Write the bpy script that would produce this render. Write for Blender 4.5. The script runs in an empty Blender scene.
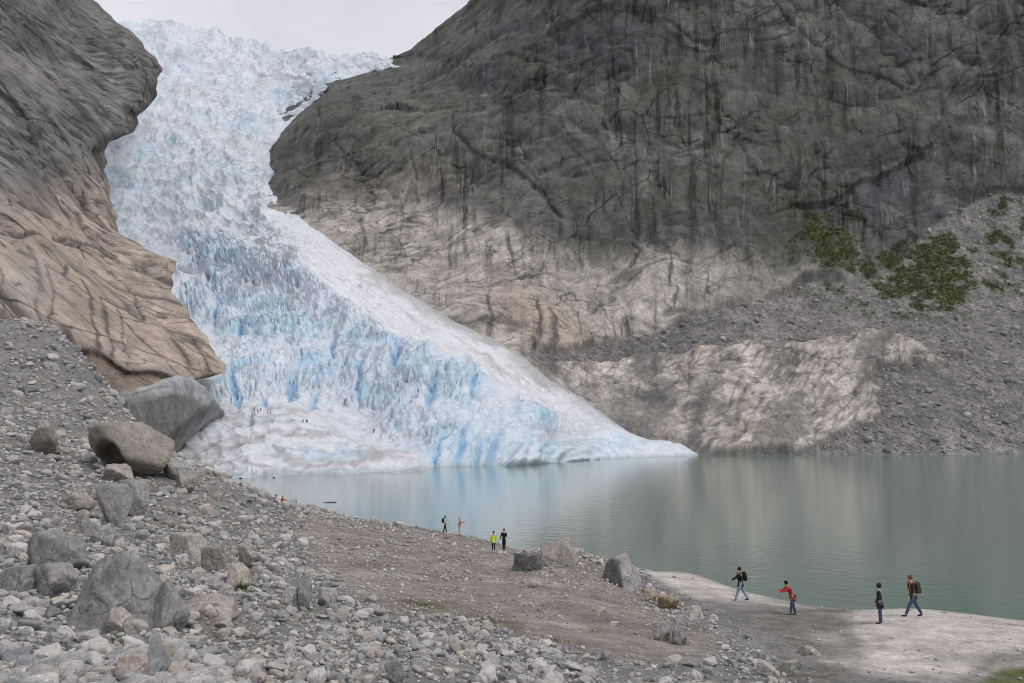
import bpy, bmesh, math, random
import numpy as np
from mathutils import Vector, Matrix, Euler

random.seed(7)
RNG = np.random.default_rng(11)
C = bpy.context.scene.collection
F = 950.0
CAM_H = 9.0
TP = 96.5 / F                      # tangent of the camera's upward pitch
PITCH = math.atan(TP)
CP, SP = math.cos(PITCH), math.sin(PITCH)
HORIZON = 341.5 + F * TP
f32 = np.float32

# ------------------------------------------------------------------ image pixels and camera rays
def ray(u, v):
    """camera ray through an image pixel, as sideways and upward slopes per metre forward"""
    t = (341.5 - np.asarray(v, float)) / F
    y = CP - SP * t
    return (np.asarray(u, float) - 512.0) / F / y, (SP + CP * t) / y

def at(u, v, Y):
    a, b = ray(u, v)
    return np.stack([a * Y, np.asarray(Y, float) + 0 * a, CAM_H + b * Y], -1)

def project(P):
    x, y, z = P[..., 0], P[..., 1], P[..., 2] - CAM_H
    d = CP * y + SP * z
    d = np.where(d < 0.5, 0.5, d)
    return 512 + F * x / d, 341.5 - F * (CP * z - SP * y) / d

def shore_y(v):
    a, b = ray(512.0, v)
    return -CAM_H / b

# ------------------------------------------------------------------ maths
def smooth(a, b, x):
    t = np.clip((x - a) / (b - a), 0, 1)
    return t * t * (3 - 2 * t)

def mix(a, b, t):
    return a + (b - a) * t

def hsh(ix, iy, iz, seed):
    h = (ix.astype(np.uint32) * np.uint32(0x8da6b343)) ^ (iy.astype(np.uint32) * np.uint32(0xd8163841)) \
        ^ (iz.astype(np.uint32) * np.uint32(0xcb1ab31f)) ^ np.uint32((seed * 0x9E3779B1) & 0xffffffff)
    h ^= h >> np.uint32(15); h *= np.uint32(0x2c1b3c6d)
    h ^= h >> np.uint32(12); h *= np.uint32(0x297a2d39)
    h ^= h >> np.uint32(15)
    return h

def perlin(P, seed=0):
    P = np.asarray(P, f32)
    i = np.floor(P)
    fr = P - i
    i = i.astype(np.int32)
    w = fr * fr * fr * (fr * (fr * 6 - 15) + 10)
    res = None
    out = []
    for dz in (0, 1):
        for dy in (0, 1):
            for dx in (0, 1):
                h = hsh(i[..., 0] + dx, i[..., 1] + dy, i[..., 2] + dz, seed)
                gx = (h & np.uint32(1023)).astype(f32) / 511.5 - 1
                gy = ((h >> np.uint32(10)) & np.uint32(1023)).astype(f32) / 511.5 - 1
                gz = ((h >> np.uint32(20)) & np.uint32(1023)).astype(f32) / 511.5 - 1
                out.append(gx * (fr[..., 0] - dx) + gy * (fr[..., 1] - dy) + gz * (fr[..., 2] - dz))
    x0 = [mix(out[k], out[k + 1], w[..., 0]) for k in (0, 2, 4, 6)]
    y0 = [mix(x0[0], x0[1], w[..., 1]), mix(x0[2], x0[3], w[..., 1])]
    return mix(y0[0], y0[1], w[..., 2]) * 1.15

def fbm(P, octaves=4, seed=0, gain=0.5, lac=2.03):
    P = np.asarray(P, f32)
    a, s, tot = 1.0, 0, 0
    for o in range(octaves):
        s = s + a * perlin(P * lac ** o + 17.3 * o, seed + o)
        tot += a
        a *= gain
    return s / tot

def ridged(P, octaves=4, seed=0, gain=0.5, lac=2.1):
    P = np.asarray(P, f32)
    a, s, tot = 1.0, 0, 0
    for o in range(octaves):
        n = 1 - np.abs(perlin(P * lac ** o + 9.1 * o, seed + o)) * 1.9
        s = s + a * n
        tot += a
        a *= gain
    return s / tot

def worley(P, seed=0, tilt=1.0):
    """nearest-cell facets: (F1, F2, tilted plane height of the cell, cell random)"""
    P = np.asarray(P, f32)
    i = np.floor(P).astype(np.int32)
    f1 = np.full(P.shape[:-1], 9, f32); f2 = f1.copy()
    hh = np.zeros_like(f1); rr = np.zeros_like(f1)
    for dz in (-1, 0, 1):
        for dy in (-1, 0, 1):
            for dx in (-1, 0, 1):
                cx, cy, cz = i[..., 0] + dx, i[..., 1] + dy, i[..., 2] + dz
                h = hsh(cx, cy, cz, seed)
                jx = (h & np.uint32(1023)).astype(f32) / 1023
                jy = ((h >> np.uint32(10)) & np.uint32(1023)).astype(f32) / 1023
                jz = ((h >> np.uint32(20)) & np.uint32(1023)).astype(f32) / 1023
                qx, qy, qz = P[..., 0] - cx - jx, P[..., 1] - cy - jy, P[..., 2] - cz - jz
                d = np.sqrt(qx * qx + qy * qy + qz * qz)
                near = d < f1
                f2 = np.where(near, f1, np.minimum(f2, d))
                h2 = hsh(cx, cy, cz, seed + 77)
                g1 = (h2 & np.uint32(1023)).astype(f32) / 511.5 - 1
                g2 = ((h2 >> np.uint32(10)) & np.uint32(1023)).astype(f32) / 511.5 - 1
                g3 = ((h2 >> np.uint32(20)) & np.uint32(1023)).astype(f32) / 1023
                hh = np.where(near, (qx * g1 + qz * g2) * tilt + g3, hh)
                rr = np.where(near, g3, rr)
                f1 = np.where(near, d, f1)
    return f1, f2, hh, rr

def crag(a, b, seed=0, k=.9, tilt=.9, rnd=.5):
    """continuous sharp-creased blocks over a plane: lower envelope of tilted bowls; returns (height about 0, cell random)"""
    a = np.asarray(a, f32); b = np.asarray(b, f32)
    ia, ib = np.floor(a).astype(np.int32), np.floor(b).astype(np.int32); z0 = np.zeros_like(ia)
    best = np.full(a.shape, 99, f32); rr = np.zeros_like(best)
    for db in (-1, 0, 1):
        for da in (-1, 0, 1):
            ca, cb = ia + da, ib + db
            h = hsh(ca, cb, z0, seed); h2 = hsh(ca, cb, z0 + 5, seed)
            qa = a - ca - (h & np.uint32(1023)).astype(f32) / 1023; qb = b - cb - ((h >> np.uint32(10)) & np.uint32(1023)).astype(f32) / 1023
            g1 = (h2 & np.uint32(1023)).astype(f32) / 511.5 - 1; g2 = ((h2 >> np.uint32(10)) & np.uint32(1023)).astype(f32) / 511.5 - 1
            r = ((h2 >> np.uint32(20)) & np.uint32(1023)).astype(f32) / 1023
            v = k * (qa * qa + qb * qb) + tilt * .5 * (g1 * qa + g2 * qb) + rnd * (r - .5)
            m = v < best
            best = np.where(m, v, best); rr = np.where(m, r, rr)
    return best - .15, rr

class TPS:
    def __init__(self, pts, vals, reg=1e-4):
        self.p = np.asarray(pts, float); n = len(self.p)
        K = self.k(np.linalg.norm(self.p[:, None] - self.p[None], axis=-1)) + reg * np.eye(n)
        Q = np.hstack([np.ones((n, 1)), self.p])
        A = np.block([[K, Q], [Q.T, np.zeros((3, 3))]])
        self.w = np.linalg.solve(A, np.concatenate([np.asarray(vals, float), np.zeros(3)]))
    @staticmethod
    def k(r):
        return np.where(r > 1e-9, r * r * np.log(np.maximum(r, 1e-9)), 0)
    def __call__(self, a, b):
        a = np.asarray(a, float); b = np.asarray(b, float)
        s = self.w[-3] + self.w[-2] * a + self.w[-1] * b
        for (pa, pb), w in zip(self.p, self.w[:-3]):
            s = s + w * self.k(np.sqrt((a - pa) ** 2 + (b - pb) ** 2))
        return s

def seg_dist(u, v, line):
    d = np.full(np.shape(u), 1e9)
    for (x0, y0), (x1, y1) in zip(line[:-1], line[1:]):
        L = (x1 - x0) ** 2 + (y1 - y0) ** 2 + 1e-9
        t = np.clip(((u - x0) * (x1 - x0) + (v - y0) * (y1 - y0)) / L, 0, 1)
        d = np.minimum(d, np.hypot(u - x0 - t * (x1 - x0), v - y0 - t * (y1 - y0)))
    return d

def poly_sd(u, v, poly):
    """signed distance, positive inside"""
    poly = list(poly)
    d = seg_dist(u, v, poly + poly[:1])
    ins = np.zeros(np.shape(u), bool)
    for (x0, y0), (x1, y1) in zip(poly, poly[1:] + poly[:1]):
        if y0 == y1: continue
        c = ((y0 > v) != (y1 > v)) & (u < (x1 - x0) * (v - y0) / (y1 - y0) + x0)
        ins ^= c
    return np.where(ins, d, -d)

def pmask(u, v, poly, soft):
    return smooth(-soft, soft, poly_sd(u, v, poly))

def ell(u, v, cu, cv, ru, rv, ang=0):
    c, s = math.cos(math.radians(ang)), math.sin(math.radians(ang))
    x, y = u - cu, v - cv
    return np.exp(-(((x * c + y * s) / ru) ** 2 + ((-x * s + y * c) / rv) ** 2))

def lerp_col(col, c, m):
    m = np.clip(m, 0, 1)[..., None]
    return col * (1 - m) + np.asarray(c, float) * m

# ------------------------------------------------------------------ mesh building
def link(o, parent=None):
    C.objects.link(o)
    if parent is not None: o.parent = parent
    return o

def raw_mesh(name, V, faces, col=None, smoothed=True):
    V = np.ascontiguousarray(V, f32).reshape(-1, 3)
    faces = np.ascontiguousarray(faces, np.int32)
    n, k = faces.shape
    me = bpy.data.meshes.new(name)
    me.vertices.add(len(V)); me.vertices.foreach_set('co', V.ravel())
    me.loops.add(n * k); me.loops.foreach_set('vertex_index', faces.ravel())
    me.polygons.add(n)
    me.polygons.foreach_set('loop_start', np.arange(0, n * k, k, dtype=np.int32))
    me.polygons.foreach_set('loop_total', np.full(n, k, np.int32))
    me.polygons.foreach_set('use_smooth', np.full(n, bool(smoothed)))
    if col is not None:
        a = me.attributes.new('Col', 'FLOAT_COLOR', 'POINT')
        c4 = np.ones((len(V), 4), f32); cc = np.asarray(col).reshape(len(V), -1); c4[:, :cc.shape[1]] = cc
        a.data.foreach_set('color', c4.ravel())
    me.update(calc_edges=True); me.validate()
    return me

def grid_faces(r, c, keep=None):
    i = np.arange(r * c).reshape(r, c)
    q = np.stack([i[:-1, :-1], i[1:, :-1], i[1:, 1:], i[:-1, 1:]], -1).reshape(-1, 4)
    return q if keep is None else q[keep.ravel()]

def grid_normals(P):
    du = np.gradient(P, axis=1); dv = np.gradient(P, axis=0)
    n = np.cross(dv, du)
    n /= np.linalg.norm(n, axis=-1, keepdims=True) + 1e-9
    flip = (n * (np.array([0, 0, CAM_H]) - P)).sum(-1) < 0
    n[flip] *= -1
    return n

def blur(A, k):
    """box blur, k cells each way, on the first two axes"""
    for ax in (0, 1):
        pad = [(0, 0)] * A.ndim; pad[ax] = (k + 1, k)
        B = np.cumsum(np.pad(A, pad, mode='edge'), axis=ax)
        n = A.shape[ax]
        B = (np.take(B, np.arange(2 * k + 1, 2 * k + 1 + n), axis=ax) - np.take(B, np.arange(n), axis=ax)) / (2 * k + 1)
        A = B
    return A

def tag(o, label, cat=None, group=None, kind=None):
    if label: o['label'] = label
    if cat: o['category'] = cat
    if group: o['group'] = group
    if kind: o['kind'] = kind
    return o

# ------------------------------------------------------------------ materials
def mat(name, color=None, rough=0.9, attr=False, noise=(), bump=(), spec=0.3, hue_random=0.0):
    """noise: (scale, amount, stretch) multiplies the base colour; bump: (scale, distance)"""
    m = bpy.data.materials.new(name); m.use_nodes = True
    nt = m.node_tree; N = nt.nodes; L = nt.links
    b = N['Principled BSDF']
    b.inputs['Roughness'].default_value = rough
    b.inputs['Specular IOR Level'].default_value = spec
    tc = N.new('ShaderNodeTexCoord')
    if attr:
        a = N.new('ShaderNodeAttribute'); a.attribute_name = 'Col'; out = a.outputs['Color']
    else:
        r = N.new('ShaderNodeRGB'); r.outputs[0].default_value = (*color, 1); out = r.outputs[0]
    if hue_random:
        oi = N.new('ShaderNodeObjectInfo'); mr = N.new('ShaderNodeMapRange')
        mr.inputs[3].default_value = 1 - hue_random; mr.inputs[4].default_value = 1 + hue_random
        L.new(oi.outputs['Random'], mr.inputs[0])
        vm = N.new('ShaderNodeVectorMath'); vm.operation = 'SCALE'
        L.new(out, vm.inputs[0]); L.new(mr.outputs[0], vm.inputs['Scale']); out = vm.outputs[0]
    for sc, amt, st in noise:
        mp = N.new('ShaderNodeMapping'); mp.inputs['Scale'].default_value = (sc * st[0], sc * st[1], sc * st[2])
        L.new(tc.outputs['Object'], mp.inputs[0])
        nz = N.new('ShaderNodeTexNoise'); nz.inputs['Scale'].default_value = 1; nz.inputs['Detail'].default_value = 5
        nz.inputs['Roughness'].default_value = 0.65
        L.new(mp.outputs[0], nz.inputs['Vector'])
        mr = N.new('ShaderNodeMapRange'); mr.inputs[1].default_value = 0.25; mr.inputs[2].default_value = 0.75
        mr.inputs[3].default_value = 1 - amt; mr.inputs[4].default_value = 1 + amt
        L.new(nz.outputs[0], mr.inputs[0])
        vm = N.new('ShaderNodeVectorMath'); vm.operation = 'SCALE'
        L.new(out, vm.inputs[0]); L.new(mr.outputs[0], vm.inputs['Scale']); out = vm.outputs[0]
    L.new(out, b.inputs['Base Color'])
    prev = None
    for sc, dist in bump:
        nz = N.new('ShaderNodeTexNoise'); nz.inputs['Scale'].default_value = sc; nz.inputs['Detail'].default_value = 6
        nz.inputs['Roughness'].default_value = 0.6
        L.new(tc.outputs['Object'], nz.inputs['Vector'])
        bp = N.new('ShaderNodeBump'); bp.inputs['Distance'].default_value = dist; bp.inputs['Strength'].default_value = 0.8
        L.new(nz.outputs[0], bp.inputs['Height'])
        if prev: L.new(prev.outputs[0], bp.inputs['Normal'])
        prev = bp
    if prev: L.new(prev.outputs[0], b.inputs['Normal'])
    return m

one = (1, 1, 1)

class NB:
    """small node-graph builder"""
    def __init__(self, name, rough=.85, spec=.3):
        self.m = bpy.data.materials.new(name); self.m.use_nodes = True
        self.N = self.m.node_tree.nodes; self.L = self.m.node_tree.links
        self.b = self.N['Principled BSDF']; self.b.inputs['Roughness'].default_value = rough; self.b.inputs['Specular IOR Level'].default_value = spec
        self.tc = self.N.new('ShaderNodeTexCoord').outputs['Object']
        a = self.N.new('ShaderNodeAttribute'); a.attribute_name = 'Col'
        self.col, self.alpha = a.outputs['Color'], a.outputs['Alpha']
    def link(self, a, b):
        if hasattr(a, 'node') or isinstance(a, bpy.types.NodeSocket): self.L.new(a, b)
        else: b.default_value = a
    def math(self, op, a, b=0.0, clamp=False):
        n = self.N.new('ShaderNodeMath'); n.operation = op; n.use_clamp = clamp
        self.link(a, n.inputs[0]); self.link(b, n.inputs[1]); return n.outputs[0]
    def ramp(self, x, a, b, lo=0.0, hi=1.0):
        n = self.N.new('ShaderNodeMapRange'); n.interpolation_type = 'SMOOTHSTEP'
        self.link(x, n.inputs[0])
        for k, v in zip((1, 2, 3, 4), (a, b, lo, hi)): n.inputs[k].default_value = v
        return n.outputs[0]
    def xyz(self, x, y, z):
        n = self.N.new('ShaderNodeCombineXYZ')
        for k, v in enumerate((x, y, z)): self.link(v, n.inputs[k])
        return n.outputs[0]
    def sep(self, v):
        n = self.N.new('ShaderNodeSeparateXYZ'); self.L.new(v, n.inputs[0]); return n.outputs
    def scale(self, v, s, rot=(0, 0, 0)):
        n = self.N.new('ShaderNodeMapping'); n.inputs['Scale'].default_value = s; n.inputs['Rotation'].default_value = rot
        self.L.new(v, n.inputs[0]); return n.outputs[0]
    def noise(self, v, sc=1.0, det=5, rough=.6, color=False):
        n = self.N.new('ShaderNodeTexNoise'); n.inputs['Scale'].default_value = sc; n.inputs['Detail'].default_value = det; n.inputs['Roughness'].default_value = rough
        self.L.new(v, n.inputs['Vector']); return n.outputs['Color' if color else 'Fac']
    def warp(self, v, sc, amt):
        n = self.noise(v, sc, 3, color=True)
        a = self.N.new('ShaderNodeVectorMath'); a.operation = 'SUBTRACT'; self.L.new(n, a.inputs[0]); a.inputs[1].default_value = (.5, .5, .5)
        s = self.N.new('ShaderNodeVectorMath'); s.operation = 'SCALE'; self.L.new(a.outputs[0], s.inputs[0]); s.inputs['Scale'].default_value = amt
        d = self.N.new('ShaderNodeVectorMath'); d.operation = 'ADD'; self.L.new(v, d.inputs[0]); self.L.new(s.outputs[0], d.inputs[1])
        return d.outputs[0]
    def voro(self, v, sc=1.0, feature='F1', out='Distance'):
        n = self.N.new('ShaderNodeTexVoronoi'); n.feature = feature; n.inputs['Scale'].default_value = sc
        self.L.new(v, n.inputs['Vector']); return n.outputs[out]
    def mul(self, f):
        n = self.N.new('ShaderNodeVectorMath'); n.operation = 'SCALE'; self.L.new(self.col, n.inputs[0]); self.link(f, n.inputs['Scale']); self.col = n.outputs[0]
    def mix(self, fac, c):
        n = self.N.new('ShaderNodeMix'); n.data_type = 'RGBA'; self.link(fac, n.inputs['Factor'])
        self.L.new(self.col, n.inputs['A']); n.inputs['B'].default_value = (*c, 1); self.col = n.outputs['Result']
    def fade(self, f, lo):
        """multiply towards lo where f is 1"""
        self.mul(self.ramp(f, 0, 1, 1, lo))
    def all(self, *fs):
        r = fs[0]
        for f in fs[1:]: r = self.math('MULTIPLY', r, f)
        return r
    def bump(self, h, dist, prev=None, strength=.8):
        n = self.N.new('ShaderNodeBump'); n.inputs['Distance'].default_value = dist; n.inputs['Strength'].default_value = strength
        self.link(h, n.inputs['Height'])
        if prev is not None: self.L.new(prev, n.inputs['Normal'])
        return n.outputs[0]
    def done(self, normal=None):
        self.L.new(self.col, self.b.inputs['Base Color'])
        if normal is not None: self.L.new(normal, self.b.inputs['Normal'])
        return self.m

def cliff_mat():
    k = NB('cliff_rock', .85); o = k.tc; s = k.sep(o)
    arc = k.math('MULTIPLY', k.math('DIVIDE', s[0], s[1]), 850.0)
    wob = k.math('MULTIPLY', k.noise(o, .02, 3), 7.0)
    arc = k.math('ADD', arc, wob)
    wall, loose = k.alpha, k.math('SUBTRACT', 1.0, k.alpha)
    k.mul(k.ramp(k.noise(o, .45, 6, .7), .25, .75, .80, 1.20))
    k.mul(k.ramp(k.noise(o, .07, 6, .7), .28, .72, .68, 1.32))
    st = k.noise(k.xyz(k.math('MULTIPLY', arc, .14), 0.0, k.math('MULTIPLY', s[2], .008)), 1, 6, .65)
    k.fade(k.all(k.ramp(st, .50, .63), k.ramp(k.noise(o, .016, 4), .40, .60), wall), .36)
    st2 = k.noise(k.xyz(k.math('MULTIPLY', arc, .055), 3.0, k.math('MULTIPLY', s[2], .005)), 1, 6, .7)
    k.fade(k.all(k.ramp(st2, .49, .62), k.ramp(k.noise(o, .009, 4), .40, .58), wall), .45)
    st3 = k.noise(k.xyz(k.math('MULTIPLY', arc, .26), 7.0, k.math('MULTIPLY', s[2], .012)), 1, 4, .6)
    k.mix(k.math('MULTIPLY', k.all(k.ramp(st3, .60, .66), k.ramp(k.noise(o, .013, 3), .50, .60), wall), .4), (.30, .29, .285))
    w = k.warp(k.warp(o, .03, 12), .15, 3)
    for sc, rot, wd, a, lo in [((.020, .02, .016), (0, .5, 0), .028, .48, .3), ((.06, .05, .03), (0, -.3, 0), .035, .52, .4), ((.16, .12, .07), (0, .3, 0), .05, .54, .5)]:
        d = k.voro(k.scale(w, sc, rot), 1, 'DISTANCE_TO_EDGE')
        k.fade(k.all(k.ramp(d, 0, wd, 1, 0), k.ramp(k.noise(o, sc[0] * .8, 4), a, a + .08), wall), lo)
    for sc, amt in [(.5, .22), (.2, .2), (1.1, .2)]:
        c = k.sep(k.voro(k.scale(o, (1, .6, 1)), sc, 'F1', 'Color'))[0]
        k.mul(k.math('ADD', k.math('MULTIPLY', k.math('SUBTRACT', c, .45), k.math('MULTIPLY', loose, amt * 2)), 1.0))
    solid = k.math('ADD', k.math('MULTIPLY', wall, .8), .2)
    n = k.bump(k.math('MULTIPLY', k.noise(o, .25, 6), solid), .8); n = k.bump(k.math('MULTIPLY', k.noise(o, .9, 5), solid), .3, n)
    return k.done(n)
M_CLIFF = cliff_mat()

def slab_mat():
    k = NB('slab_rock', .8); o = k.tc
    r = k.scale(o, (1, 1, 1), (0, .69, 0))               # turned to the dip of the slab
    k.mul(k.ramp(k.noise(o, .9, 6, .7), .25, .75, .72, 1.28))
    k.mul(k.ramp(k.noise(k.scale(r, (.03, .06, .18)), 1, 6, .7), .28, .72, .78, 1.22))
    st = k.noise(k.scale(k.warp(r, .05, 8), (.02, .05, .16)), 1, 6, .7)
    k.fade(k.all(k.ramp(st, .52, .59), k.ramp(k.noise(o, .015, 3), .38, .54), k.alpha), .32)
    st2 = k.noise(k.scale(k.warp(r, .08, 6), (.05, .09, .30)), 1, 6, .7)
    k.fade(k.all(k.ramp(st2, .55, .62), k.ramp(k.noise(o, .03, 3), .44, .56), k.math('ADD', k.math('MULTIPLY', k.alpha, .7), .3)), .35)
    k.mix(k.math('MULTIPLY', k.all(k.ramp(st, .44, .36), k.ramp(k.noise(o, .02, 3), .48, .6), k.alpha), .45), (.33, .315, .30))
    w = k.warp(k.warp(r, .03, 7), .2, 1.5)
    for sc, wd, a, lo in [((.009, .018, .035), .03, .44, .25), ((.03, .05, .11), .045, .49, .3), ((.09, .12, .28), .06, .52, .4)]:
        d = k.voro(k.scale(w, sc), 1, 'DISTANCE_TO_EDGE')
        k.fade(k.all(k.ramp(d, 0, wd, 1, 0), k.ramp(k.noise(o, sc[1] * .8, 4), a, a + .08), k.math('ADD', k.math('MULTIPLY', k.alpha, .3), .7)), lo)
    n = k.bump(k.noise(o, .4, 6), .4); n = k.bump(k.noise(o, 1.6, 5), .12, n)
    return k.done(n)
M_LEFT = slab_mat()

def ice_mat():
    k = NB('glacier_ice', .5, .4); o = k.tc; s = k.sep(o)
    k.mul(k.ramp(k.noise(o, .5, 6, .7), .25, .75, .86, 1.12))
    w = k.warp(o, .05, 14)
    n1 = k.noise(k.scale(w, (.10, .035, .12)), 1, 7, .72)
    f = k.alpha                                           # how broken the ice is
    k.mix(k.math('MULTIPLY', k.all(k.ramp(n1, .52, .64), f), .6), (.40, .50, .56))
    k.mix(k.math('MULTIPLY', k.all(k.ramp(n1, .42, .32), f), .6), (.76, .77, .80))
    d = k.voro(k.scale(k.warp(w, .2, 5), (.07, .03, .12)), 1, 'DISTANCE_TO_EDGE')
    k.mix(k.math('MULTIPLY', k.all(k.ramp(d, 0, .07, 1, 0), k.ramp(k.noise(o, .04, 4), .44, .58), f), .62), (.19, .24, .27))
    d = k.voro(k.scale(k.warp(w, .3, 3), (.2, .08, .3)), 1, 'DISTANCE_TO_EDGE')
    k.mix(k.math('MULTIPLY', k.all(k.ramp(d, 0, .08, 1, 0), k.ramp(k.noise(o, .06, 4), .48, .6), f), .45), (.26, .33, .37))
    dn = k.noise(k.warp(o, .08, 9), .09, 7, .75)
    k.mix(k.math('MULTIPLY', k.ramp(dn, .54, .68), .4), (.39, .38, .38))
    n = k.bump(k.noise(o, .3, 6), .7); n = k.bump(k.noise(o, 1.2, 5), .2, n)
    return k.done(n)
M_ICE = ice_mat()
M_GROUND = mat('moraine_ground', attr=True, rough=0.95, spec=.15, noise=[(5.0, .3, one), (1.1, .4, one), (.4, .2, one), (18, .25, one)], bump=[(5, .12), (22, .03)])

def stone_mat(name, fine):
    k = NB(name, .92, .15); o = k.tc
    k.mul(k.ramp(k.noise(o, 1.2 * fine, 6, .7), .25, .75, .78, 1.22))
    k.mul(k.ramp(k.noise(o, 7 * fine, 6, .75), .28, .72, .72, 1.28))
    k.mix(k.math('MULTIPLY', k.ramp(k.noise(o, 2.6 * fine, 6, .7), .54, .64), .45), (.37, .36, .345))
    k.mix(k.math('MULTIPLY', k.ramp(k.noise(k.warp(o, 2 * fine, .3), 4.5 * fine, 5, .7), .57, .66), .5), (.10, .098, .094))
    d = k.voro(k.warp(k.warp(o, .9 * fine, .5 / fine), 5 * fine, .1 / fine), .9 * fine, 'DISTANCE_TO_EDGE')
    k.fade(k.all(k.ramp(d, 0, .025, 1, 0), k.ramp(k.noise(o, .8 * fine, 3), .45, .58)), .45)
    n = k.bump(k.noise(o, 3 * fine, 6, .65), .10 / fine); n = k.bump(k.noise(o, 14 * fine, 4), .03 / fine, n)
    return k.done(n)
M_STONES = stone_mat('loose_stone', 2.5)
M_OUT = mat('outcrop_rock', attr=True, rough=0.85, noise=[(0.35, .3, one), (1.1, .3, one), (.12, .3, one)], bump=[(.5, .8), (1.5, .3)])
# ================================================================== PEOPLE (built first, set in place later)
def plain(name, color, rough=.85, spec=.2):
    return mat(name, color=color, rough=rough, spec=spec, noise=[(14, .15, one)])
MC = {k: plain(k, c) for k, c in {
    'skin': (.48, .28, .20), 'black_cloth': (.012, .012, .014), 'dark_navy': (.018, .022, .035), 'charcoal': (.03, .03, .032), 'red_cloth': (.42, .035, .045), 'yellow_cloth': (.55, .68, .06),
    'beige_cloth': (.42, .31, .22), 'white_cloth': (.65, .63, .62), 'light_denim': (.22, .28, .40), 'denim': (.055, .075, .14), 'brown_cloth': (.035, .028, .018), 'dark_hair': (.012, .010, .009), 'brown_hair': (.12, .06, .03),
    'fair_hair': (.30, .20, .11), 'shoe': (.02, .018, .02), 'mauve_cloth': (.30, .26, .33), 'olive_cloth': (.05, .055, .035), 'blue_cloth': (.04, .07, .18), 'strap_red': (.55, .12, .10), 'grey_cloth': (.16, .16, .17), 'bag_black': (.015, .015, .016)}.items()}

def skin_mesh(name, nodes, edges, sub=2):
    """nodes: list of (point, radius or (rx, ry)); one continuous skinned surface"""
    me = bpy.data.meshes.new(name + '_skeleton'); me.from_pydata([n[0] for n in nodes], edges, [])
    ob = bpy.data.objects.new(name + '_skeleton', me); C.objects.link(ob)
    md = ob.modifiers.new('skin', 'SKIN'); md.use_smooth_shade = True
    for i, sv_ in enumerate(me.skin_vertices[0].data):
        r = nodes[i][1]; sv_.radius = r if isinstance(r, tuple) else (r, r); sv_.use_root = (i == 0)
    sb = ob.modifiers.new('sub', 'SUBSURF'); sb.levels = sub; sb.render_levels = sub
    dg = bpy.context.evaluated_depsgraph_get(); dg.update()
    out = bpy.data.meshes.new_from_object(ob.evaluated_get(dg)); out.name = name
    bpy.data.objects.remove(ob); bpy.data.meshes.remove(me)
    return out

def ball_mesh(name, c, r, sub=2, fn=None):
    bm = bmesh.new(); bmesh.ops.create_icosphere(bm, subdivisions=sub, radius=1)
    for v in bm.verts:
        p = v.co.copy()
        if fn: p = fn(p)
        v.co = Vector((c[0] + p.x * r[0], c[1] + p.y * r[1], c[2] + p.z * r[2]))
    for f in bm.faces: f.smooth = True
    me = bpy.data.meshes.new(name); bm.to_mesh(me); bm.free(); return me

def figure(lean=3, legs=((12, 4), (-14, 10)), arms=((10, 6, 15), (-12, 6, 20)), nod=0, coat=0.0, seat=False):
    """joints of a posed adult, facing +X, feet at z = 0; angles in degrees"""
    R = math.radians
    def fwd(a): return Vector((math.sin(R(a)), 0, -math.cos(R(a))))        # limb direction swung forward by a
    P = Vector((0, 0, 0)); upv = Vector((math.sin(R(lean)), 0, math.cos(R(lean))))
    J = {'pelvis': P, 'spine': P + upv * .20, 'chest': P + upv * .42, 'collar': P + upv * .53}
    hv = Vector((math.sin(R(lean * .7 + nod)), 0, math.cos(R(lean * .7 + nod))))
    J['headbase'] = J['collar'] + hv * .09; J['head'] = J['collar'] + hv * .185; J['crown'] = J['collar'] + hv * .255
    J['hv'] = hv
    for s, (h, k) in zip((1, -1), legs):
        hip = P + Vector((0, .09 * s, -.04)); kn = hip + fwd(h) * .44; an = kn + fwd(h - k) * .41
        J[f'hip{s}'], J[f'knee{s}'], J[f'ankle{s}'] = hip, kn, an
        ft = R(max(-20, min(35, -(h - k) * .5)))
        J[f'toe{s}'] = an + Vector((math.cos(ft) * .17, .02 * s, -.045 - math.sin(ft) * .1))
    for s, (f, ab, el) in zip((1, -1), arms):
        sh = P + upv * .48 + Vector((0, .185 * s, 0))
        d = Vector((math.sin(R(f)) * math.cos(R(ab)), math.sin(R(ab)) * s, -math.cos(R(f)) * math.cos(R(ab))))
        d2 = Vector((math.sin(R(f + el)) * math.cos(R(ab)), math.sin(R(ab)) * s * .6, -math.cos(R(f + el)) * math.cos(R(ab)))).normalized()
        J[f'sh{s}'], J[f'elb{s}'] = sh, sh + d * .30; J[f'wri{s}'] = J[f'elb{s}'] + d2 * .26; J[f'hd{s}'] = d2
    low = min(min(J[f'toe{s}'].z, J[f'ankle{s}'].z - .06) for s in (1, -1)) - .03
    if seat: low = min(low, -.13)
    for k in J:
        if k not in ('hv',) and not k.startswith('hd'): J[k] = J[k] - Vector((0, 0, low))
    return J

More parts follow.
